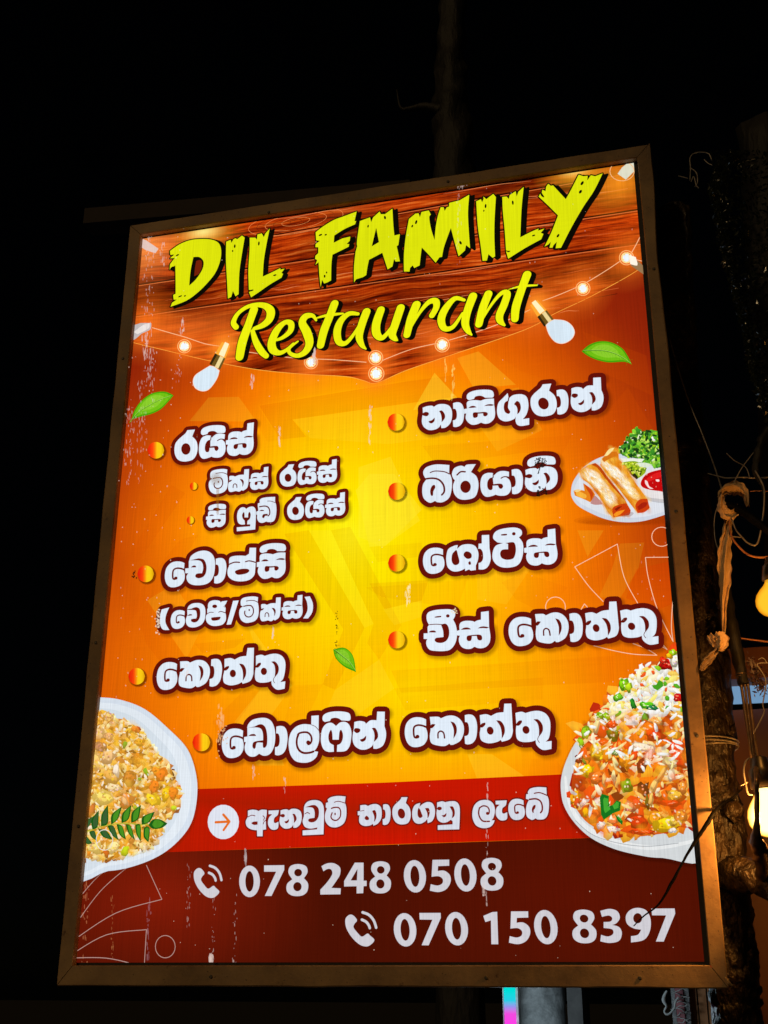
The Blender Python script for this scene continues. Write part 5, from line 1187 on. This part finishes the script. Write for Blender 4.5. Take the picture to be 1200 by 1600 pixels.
# bulbs on the string
def bulb(px, py, rpx, y, tilt, power, col, glow_s, label, srange, base='bulb'):
    col = (1.0, .56, .26)
    c, r = along([(px, py, rpx)], y); c = c[0]; r = r[0]
    root = empty('light_bulb', c + Vector((0, 0, r * 2.2)), category='light bulb', label=label, group='bulbs hanging right of the sign')
    ax = Vector((tilt, 0, 1)).normalized()
    prof = [(-1.0, .02), (-.97, .24), (-.86, .52), (-.66, .77), (-.35, .95), (0, 1.0), (.35, .94), (.66, .78), (.95, .58), (1.2, .46), (1.45, .43)]
    def lathe(pr_, n=28):
        m = MB(); u = ax.cross(Vector((0, 1, 0))).normalized(); v = ax.cross(u)
        V = []; F = []
        for h, q in pr_:
            for k in range(n):
                a = 2*math.pi*k/n; V.append(c + ax * h * r + (u * math.cos(a) + v * math.sin(a)) * q * r)
        for i in range(len(pr_) - 1):
            for k in range(n): F.append((i*n+k, i*n+(k+1) % n, (i+1)*n+(k+1) % n, (i+1)*n+k))
        F.append(tuple(range(n))); F.append(tuple((len(pr_)-1)*n + k for k in range(n))); m.add(V, F); return m
    m, N, L = newmat('lit_glass'); out = N.new('ShaderNodeOutputMaterial'); e = N.new('ShaderNodeEmission'); lw = N.new('ShaderNodeLayerWeight'); lw.inputs[0].default_value = .4
    cr = N.new('ShaderNodeValToRGB'); g0 = glow_s[0]; g1 = glow_s[1]
    cr.color_ramp.elements[0].color = (*g0, 1); cr.color_ramp.elements[1].color = (*g1, 1); cr.color_ramp.elements[0].position = .25; cr.color_ramp.elements[1].position = .8
    nz = N.new('ShaderNodeTexNoise'); nz.inputs['Scale'].default_value = 120; mr = N.new('ShaderNodeMapRange'); mr.inputs[1].default_value = .2; mr.inputs[2].default_value = .75; mr.inputs[3].default_value = glow_s[2][0]; mr.inputs[4].default_value = glow_s[2][1]
    L.new(lw.outputs['Facing'], mr.inputs[0]); L.new(lw.outputs['Facing'], cr.inputs[0]); L.new(cr.outputs[0], e.inputs[0]); L.new(mr.outputs[0], e.inputs[1]); tr_ = N.new('ShaderNodeBsdfTransparent'); tr_.inputs[0].default_value = (1, .70, .25, 1); mx = N.new('ShaderNodeMixShader'); mx.inputs[0].default_value = .5
    L.new(tr_.outputs[0], mx.inputs[1]); L.new(e.outputs[0], mx.inputs[2]); L.new(mx.outputs[0], out.inputs[0])
    lathe(prof).obj('glass_globe', m, root, smooth=True)
    lathe([(1.35, .48), (1.4, .62), (2.3, .62), (2.4, .5), (2.9, .42), (3.0, .2)]).obj('socket', M_SOCK, root, smooth=True)
    l = bpy.data.lights.new('bulb_light', 'POINT'); l.energy = power; l.color = col; l.shadow_soft_size = r * .35
    lo = bpy.data.objects.new('bulb_light', l); COL.objects.link(lo); lo.location = c; lo['category'] = 'lamp'; lo.parent = root; lo.location = c - root.location; del lo['category']
    return c, r
B1 = bulb(1206, 940, 26, -.16, .12, 2.6, (1.0, .52, .18), ((1.0, .58, .03), (.90, .30, .004), (1.5, 1.1)), 'yellow glowing bulb cut by the right edge of the photo, upper of the two', 0)
B2 = bulb(1200, 1276, 33, -.06, -.05, 9.0, (1.0, .50, .18), ((1.0, .74, .22), (1.0, .42, .02), (7.0, 1.2)), 'blazing white-yellow bulb low on the right, behind the thin pole', 0)

# cables and wires
def wire(spec, name, mat, label, cat='wire', w=1.2, n=6, jit=0, group=None, **kw):
    mb = MB(); limb(mb, [(s[0], s[1], (s[2] if len(s) > 2 else w) * (.78 if name == 'cable' else 1), s[3] if len(s) > 3 else 0) for s in spec], 0, n, jit, 1, 6)
    o = mb.obj(name, mat, smooth=True, category=cat, label=label)
    if group: o['group'] = group
    return o
wire([(990, 1447, 1.2, -.012), (1005, 1432, 1.4, -.012), (1030, 1412, 2.2, -.012), (1052, 1375, 3.4, -.014), (1068, 1345, 2.6, -.016), (1084, 1318, 3.6, -.018), (1096, 1300, 4.2, -.02), (1108, 1282, 5, -.02), (1117, 1267, 4, -.01), (1128, 1256, 2.2, .06), (1145, 1246, 1.8, .1), (1160, 1232, 1.8, .09)], 'cable', M_CABLE, 'black twisted cable running down across the right rail onto the last figures', 'cable', jit=.35, n=8)
wire([(1046, 528, 1, .1), (1052, 550, 1, .1), (1064, 590, 1.1, .1), (1078, 632, 1.2, .1), (1098, 680, 1.2, .1), (1116, 728, 1.3, .08), (1128, 765, 1.5, .0)], 'wire', M_WIRE, 'long thin wire from the right rail down to the top cloth knot')
wire([(1106, 740, 1, .0), (1122, 744, 1, .0), (1135, 747, 1.3, .0), (1160, 746, 1.3, .0), (1185, 747, 1.3, .0), (1215, 744, 1.3, .0)], 'wire', M_WIRE, 'level dew-flecked wire just above the top cloth knot')
wire([(1146, 755, .9, -.01), (1160, 730, .9, -.01), (1182, 702, .9, -.01), (1205, 680, .9, -.01)], 'wire', M_WIRE, 'thin wire rising to the right from the top cloth knot')
wire([(1172, 768, .9, 0), (1186, 767, .9, 0), (1210, 768, .9, 0)], 'wire', M_REDWIRE, 'short brown wire level with the top cloth knot')
wire([(1144, 812, 1.1, -.03), (1150, 828, 1.3, -.03), (1160, 840, 1.5, -.03), (1168, 848, 1.6, -.03), (1180, 852, 1.8, -.03), (1186, 842, 1.5, -.03), (1191, 815, 1.5, -.03), (1194, 785, 1.5, -.03), (1193, 760, 1.5, -.03), (1180, 735, 1.4, -.03)], 'wire', M_WIRE, 'grey wire hanging in a deep U loop right of the cloth strip')
wire([(1140, 810, 1.0, -.02), (1140, 825, 1.2, -.02), (1145, 842, 1.6, -.02), (1158, 858, 1.8, -.02), (1172, 868, 1.8, -.02), (1190, 871, 2, -.02), (1215, 868, 2, -.02)], 'wire', M_REDWIRE, 'orange-brown wire curving from the cloth strip towards the upper bulb')
wire([(1140, 838, 1.0, -.02), (1162, 840, 1.1, -.02)], 'wire', M_WIRE, 'very short pale wire joining the two curved wires')
wire([(1128, 785, .9, .02), (1120, 795, .9, .02), (1116, 815, .9, .02), (1118, 845, 1.1, .02), (1126, 868, .9, .02)], 'wire', M_WIRE, 'thin wire bowed along the left side of the cloth strip')
wire([(1154, 997, 1.6, .05), (1175, 1000, 1.7, .05), (1210, 1004, 1.8, .05)], 'wire', M_REDWIRE, 'level tan cord above the reddish beam')
wire([(1215, 1037, .9, 0), (1184, 1037, .9, 0), (1192, 1052, 1.1, 0), (1197, 1068, 1.2, 0), (1192, 1100, 1.1, 0), (1194, 1112, 1.1, 0), (1186, 1130, 1.1, 0), (1177, 1146, 1.0, 0)], 'wire', M_WIRE, 'pale kinked wire hanging right of the strapped rods')
wire([(1172, 1184, 1.2, -.03), (1165, 1190, 1.5, -.03), (1162, 1204, 1.5, -.03), (1165, 1225, 1.6, -.03), (1169, 1240, 1.5, -.03), (1176, 1242, 1.2, -.03)], 'hook', M_WIRE, 'bent pale wire hook by the blazing bulb', 'hook')
wire([(1157, 1228, .9, -.03), (1168, 1222, 1.2, -.03)], 'wire', M_WIRE, 'tiny wire clip crossing the bent hook')
for k, s in enumerate(([(1078, 282), (1079, 262), (1078, 248), (1084, 240), (1098, 238), (1108, 241), (1112, 250)], [(1078, 262), (1088, 270), (1090, 284), (1086, 292)], [(1100, 249), (1106, 255), (1113, 258)], [(1080, 284), (1084, 276), (1088, 290), (1092, 294)])):
    wire([(a, b, 1.0, .22) for a, b in s], 'tendril', M_WIRE, ['thin curled tendril arching above the pole top', 'small loop tendril below the arching one', 'tiny hooked tendril end at the right', 'tangled tendril end nearest the pole top'][k], 'tendril')
wire([(1060, 275, .9, .2), (1068, 277, 1.2, .2), (1075, 279, .8, .2)], 'twig', M_WIRE, 'short pale twig left of the curled tendril', 'twig')
wire([(1153, 257, .7, .5), (1166, 252, 1, .5), (1182, 248, .8, .5)], 'twig', M_WIRE, 'short pale twig high at the upper right', 'twig')
wire([(1198, 1035, .9, .05), (1192, 1028, 1.1, .05), (1185, 1031, .9, .05)], 'twig', M_WIRE, 'small pale twig above the sprig', 'twig')
wire([(1135, 708, .8, .1), (1148, 720, 1, .1), (1165, 730, .8, .1), (1172, 748, .8, .1)], 'twig', M_WIRE, 'thin dark twig reaching towards the leaf mass', 'twig')
# small cross branch hanging near the top knot, right edge
mb = MB(); limb(mb, [(1202, 668, 6, -.01), (1190, 690, 7, -.01), (1183, 715, 7, -.01), (1181, 740, 5, -.01), (1192, 760, 3, -.01), (1194, 790, 2, -.01)], 0, 10, .5, 6)
mb.obj('hanging_root', M_DARKBARK, smooth=True, category='root', label='knobbly dark root hanging at the right edge above the U-shaped wire')

# mass of dark wet leaves, upper right
rg = random.Random(3); V = []; F = []
edge = [(1108, 300), (1118, 330), (1122, 365), (1130, 400), (1140, 440), (1152, 485), (1160, 515), (1168, 560), (1180, 605), (1192, 640), (1202, 662)]
def ex(y):
    for (x0_, y0_), (x1_, y1_) in zip(edge, edge[1:]):
        if y <= y1_: return x0_ + (x1_ - x0_) * max(0, (y - y0_)) / (y1_ - y0_)
    return 1202
for k in range(5200):
    y = rg.uniform(235, 675); x = ex(y) + (rg.random() ** 1.6) * 130 + rg.gauss(0, 3)
    if rg.random() < .35: x = ex(y) + abs(rg.gauss(0, 9))
    if y < 300: x += (300 - y) * .8 * rg.random()
    c = at(x, y, .35 + .25 * rg.random()); s = rg.uniform(.003, .010)
    a, b = Vector((rg.gauss(0,1), rg.gauss(0,1), rg.gauss(0,1))).normalized(), Vector((rg.gauss(0,1), rg.gauss(0,1), rg.gauss(0,1)))
    b = (b - a * b.dot(a)).normalized(); n = a.cross(b); i = len(V)
    V += [c - a*s, c + b*s*.45 + n*s*.12, c + a*s, c - b*s*.45 + n*s*.12]; F += [(i, i+1, i+2), (i, i+2, i+3)]
for k in range(2600):      # small curled leaves along the outer edge
    y = rg.uniform(300, 665); c = at(ex(y) + 3 + abs(rg.gauss(0, 8)), y, .33 + .1 * rg.random()); s = rg.uniform(.0015, .0045)
    a, b = Vector((rg.gauss(0,1), rg.gauss(0,1), rg.gauss(0,1))).normalized(), Vector((rg.gauss(0,1), rg.gauss(0,1), rg.gauss(0,1)))
    b = (b - a * b.dot(a)).normalized(); n = a.cross(b); i = len(V)
    V += [c - a*s, c + b*s*.6 + n*s*.12, c + a*s, c - b*s*.6 + n*s*.12]; F += [(i, i+1, i+2), (i, i+2, i+3)]
mesh_obj('leaf_mass', V, F, M_LEAF, kind='stuff', category='foliage', label='dark wet hanging foliage glinting at the upper right edge')
mb = MB(); limb(mb, [(1190, 200, 36, .75), (1205, 400, 40, .75), (1225, 600, 40, .75), (1240, 900, 44, .75)], 0, 16, .4, 12); tr = mb
dt = empty('dark_tree', at(1260, 1600, .75), category='tree', label='dark tree trunk standing behind the wet foliage at the right edge'); dt.location.z = 0
limb(mb, [(1240, 880, 44, .75), (1255, 1500, 50, .75), (1262, 2100, 56, .75)], 0, 16, .4, 12); mb.obj('trunk', M_DARKBARK, dt, smooth=True)

# faint tree far behind, above the sign
ft = empty('far_tree', at(700, 2600, 3.2), category='tree', label='barely visible dark tree trunk with one bare branch above the sign'); ft.location.z = 0
mb = MB(); limb(mb, [(705, -80, 18), (706, 60, 20), (706, 150, 25), (708, 250, 29), (712, 500, 32), (718, 1200, 36), (722, 2300, 42)], 3.2, 16, .4, 15, 10); mb.obj('trunk', M_DARKBARK, ft, smooth=True)
mb = MB(); limb(mb, [(690, 172, 9), (665, 166, 6), (640, 170, 4), (626, 168, 2), (620, 140, 1)], 3.15, 8, .3, 16); mb.obj('branch', M_DARKBARK, ft, smooth=True)

# beam behind the sign's upper left corner
a, b = at(131, 337, .22), at(640, 293, .22)
mb = MB(); hb = .024
d = (b - a).normalized(); up = Vector((0, 0, 1))
mb.box((0, 0, 0), (1, 1, 1)); V = []
for v in mb.V:
    V.append(a + d * (v.x * ((b - a).length)) + Vector((0, 1, 0)) * (v.y * .06) + up * ((v.z - .5) * 2 * hb))
mesh_obj('roof_beam', V, mb.F, M_BEAM, category='beam', label='dim reddish wooden beam behind the upper left corner of the sign')

# ---- building parts at the lower right
yw = 0.62
wall = empty('panel_wall', at(1200, 1500, yw), category='wall', label='plum and red-brown panelled wall right of the rough pole'); wall.location.z = 0
x0, xe = at(1135, 1300, yw).x, at(1400, 1300, yw).x; zt = at(1170, 1108, yw).z
i = 0; x = x0
rg = random.Random(2)
wdt = [.075, .048, .06, .052, .07, .05, .06, .07, .06]
while x < xe and i < len(wdt):
    w = wdt[i]; m = MB(); m.box((x + .0015, yw + rg.uniform(0, .004), 0.0), (x + w - .0015, yw + .03, zt)); m.obj('panel', M_PLUM if i % 3 else M_BOARD, wall); x += w; i += 1
m = MB(); m.box((x0 - .05, yw + .032, 0), (xe + .05, yw + .08, zt - .02)); m.obj('backing', M_BEAM, wall)
ga, gb = at(1130, 1080, yw - .03), at(1400, 1080, yw - .03)
M_GUTTER = emis('painted_glow_strip', (.16, .30, .48), 1.0)  # no lamp itself: the cold light falling on it is put in as emission
g_ = empty('eaves_strip', at(1170, 1090, yw - .02), category='gutter', label='pale blue strip, its lighting put in as a glow, between the reddish beam and the panelled wall')
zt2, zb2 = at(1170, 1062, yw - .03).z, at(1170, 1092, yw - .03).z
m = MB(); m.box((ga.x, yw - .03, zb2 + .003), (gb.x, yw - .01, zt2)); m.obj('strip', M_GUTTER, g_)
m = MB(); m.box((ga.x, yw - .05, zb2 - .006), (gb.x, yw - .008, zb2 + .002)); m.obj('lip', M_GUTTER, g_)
m = MB(); m.box((ga.x - .05, yw - .10, at(1170, 1060, yw - .1).z), (gb.x, yw - .02, at(1170, 1012, yw - .1).z)); m.obj('lintel_beam', M_BOARD, category='beam', label='reddish brown beam above the pale blue strip at the right edge')

# dry sprig hanging before the blue strip
V = []; F = []; rg = random.Random(8)
for k in range(150):
    t = rg.random(); c = at(1172 + 22 * t + rg.gauss(0, 6), 1040 + 35 * t + rg.gauss(0, 10), .03 + rg.gauss(0, .01)); s = rg.uniform(.003, .007)
    a = Vector((rg.gauss(0,1), rg.gauss(0,.5), rg.gauss(0,1))).normalized(); b = a.cross(Vector((0, 1, 0.2))).normalized(); i = len(V)
    V += [c - a*s, c + b*s*.3, c + a*s, c - b*s*.3]; F += [(i, i+1, i+2), (i, i+2, i+3)]
sp = mesh_obj('dry_sprig', V, F, M_SPRIG, category='sprig', label='small dark dried leafy sprig in front of the pale blue strip')

# boards and pillars seen below the sign
yb = 1.32
bw = empty('board_wall', at(1120, 1700, yb), category='wall', label='wall of upright red-brown boards below the lower right corner of the sign'); bw.location.z = 0
xs = [at(v, 1575, yb).x for v in (1078, 1091, 1106, 1141, 1172, 1200)]; zz = at(1110, 1480, yb).z; zz2 = at(1060, 1480, 1.3).z
for k, (a, b) in enumerate(zip(xs, xs[1:])):
    m = MB(); m.box((a + .002, yb + .004 * (k % 2), 0), (b - .002, yb + .03, zz)); m.obj('board', M_BOARD2, bw)
y2 = 1.30
pp = empty('netted_post', at(1060, 1700, y2), category='post', label='grey and pink post wrapped in white netting under the sign'); pp.location.z = 0
xa = [at(v, 1575, y2).x for v in (1050, 1056, 1070, 1078)]
m = MB(); m.box((xa[0], y2, 0), (xa[1], y2 + .05, zz2)); m.obj('edge_strip', M_GREY, pp)
m = MB(); m.box((xa[1] + .001, y2 - .004, 0), (xa[2] - .001, y2 + .05, zz2)); m.obj('pink_face', M_PINK, pp)
m = MB(); m.box((xa[2], y2, 0), (xa[3], y2 + .05, zz2)); m.obj('edge_strip', M_GREY, pp)
m = MB(); rg = random.Random(6)
M_NET = surf('white_net', (.6, .6, .55), (.8, .8, .75), .6, 0, 30, .1)
zlo, zhi = at(1060, 1640, y2).z, at(1060, 1530, y2).z
for k in range(18):
    z_ = zlo + (zhi - zlo) * k / 18; s = 1 if k % 2 else -1
    q = [Vector((xa[0] + (xa[3] - xa[0]) * t / 6 + rg.gauss(0, .002), y2 - .010 + .003 * math.sin(t), z_ + s * .016 * (t / 6 - .5) + rg.gauss(0, .002))) for t in range(7)]
    m.tube(smooth3(q, 3), .0011, 5)
m.obj('netting', M_NET, pp)
wire([(1042, 1548, 1.8, 1.24), (1038, 1556, 2.6, 1.24), (1037, 1564, 3.2, 1.24), (1041, 1572, 1.8, 1.24), (1038, 1580, 1.6, 1.24), (1042, 1585, 1.8, 1.24), (1048, 1582, 1.7, 1.24), (1054, 1574, 1.7, 1.24), (1055, 1566, 1.6, 1.24), (1060, 1558, 1.5, 1.24)], 'wire_hook', M_NET, 'pale wire hook hanging beside the netted post', 'hook')

y3 = 1.2
gp = empty('grey_pillar', at(824, 1900, y3), category='pillar', label='mottled grey rendered pillar under the sign with a coloured light strip'); gp.location.z = 0
xl, xr = at(776, 1580, y3).x, at(874, 1580, y3).x; z3 = at(820, 1400, y3).z
m = MB(); nn_ = 16; 
m.tube([Vector(((xl + xr) / 2, y3 + .14, z)) for z in (0, .6, z3 * .5, z3)], (xr - xl) / 2, 40); m.obj('shaft', M_GREY, gp, smooth=True)
m = MB(); m.box((xr + .01, y3 + .1, 0), (xr + .05, y3 + .3, z3)); m.obj('pipe', M_CASE, gp)
la, lb = at(788, 1580, y3 - .08), at(805, 1580, y3 - .08)
lp = bpy.data.lights.new('pillar_fill_light', 'POINT'); lp.energy = 2.8; lp.color = (.66, .86, 1.0); lp.shadow_soft_size = .05  # added fill lamp before the strip, brightens pillar, post and boards
lo = bpy.data.objects.new('pillar_fill_light', lp); COL.objects.link(lo); lo.location = at(797, 1585, y3 - .35)
zL0, zL1 = at(797, 1600, y3 - .08).z, at(797, 1548, y3 - .08).z
M_LED = emis('led_colour', (0, 1, 1), 1.0, [(0, (1.0, .05, .80)), (.30, (.90, .07, .75)), (.52, (.30, .30, .85)), (.70, (.02, .62, .80)), (1, (.0, .75, .70))], (zL0, zL1))
led = empty('led_strip', la, category='light strip', label='glowing LED strip turning from cyan to magenta on the grey pillar')
m = MB(); m.box((la.x, y3 - .08, zL0 - .9), (lb.x, y3 - .065, z3 - .02)); m.obj('diffuser', M_LED, led)
m = MB(); m.box((la.x - .006, y3 - .064, zL0 - .9), (lb.x + .006, y3 - .03, z3 - .02)); m.obj('channel', M_GREY, led)

for o in (sign,): o['kind'] = 'thing'
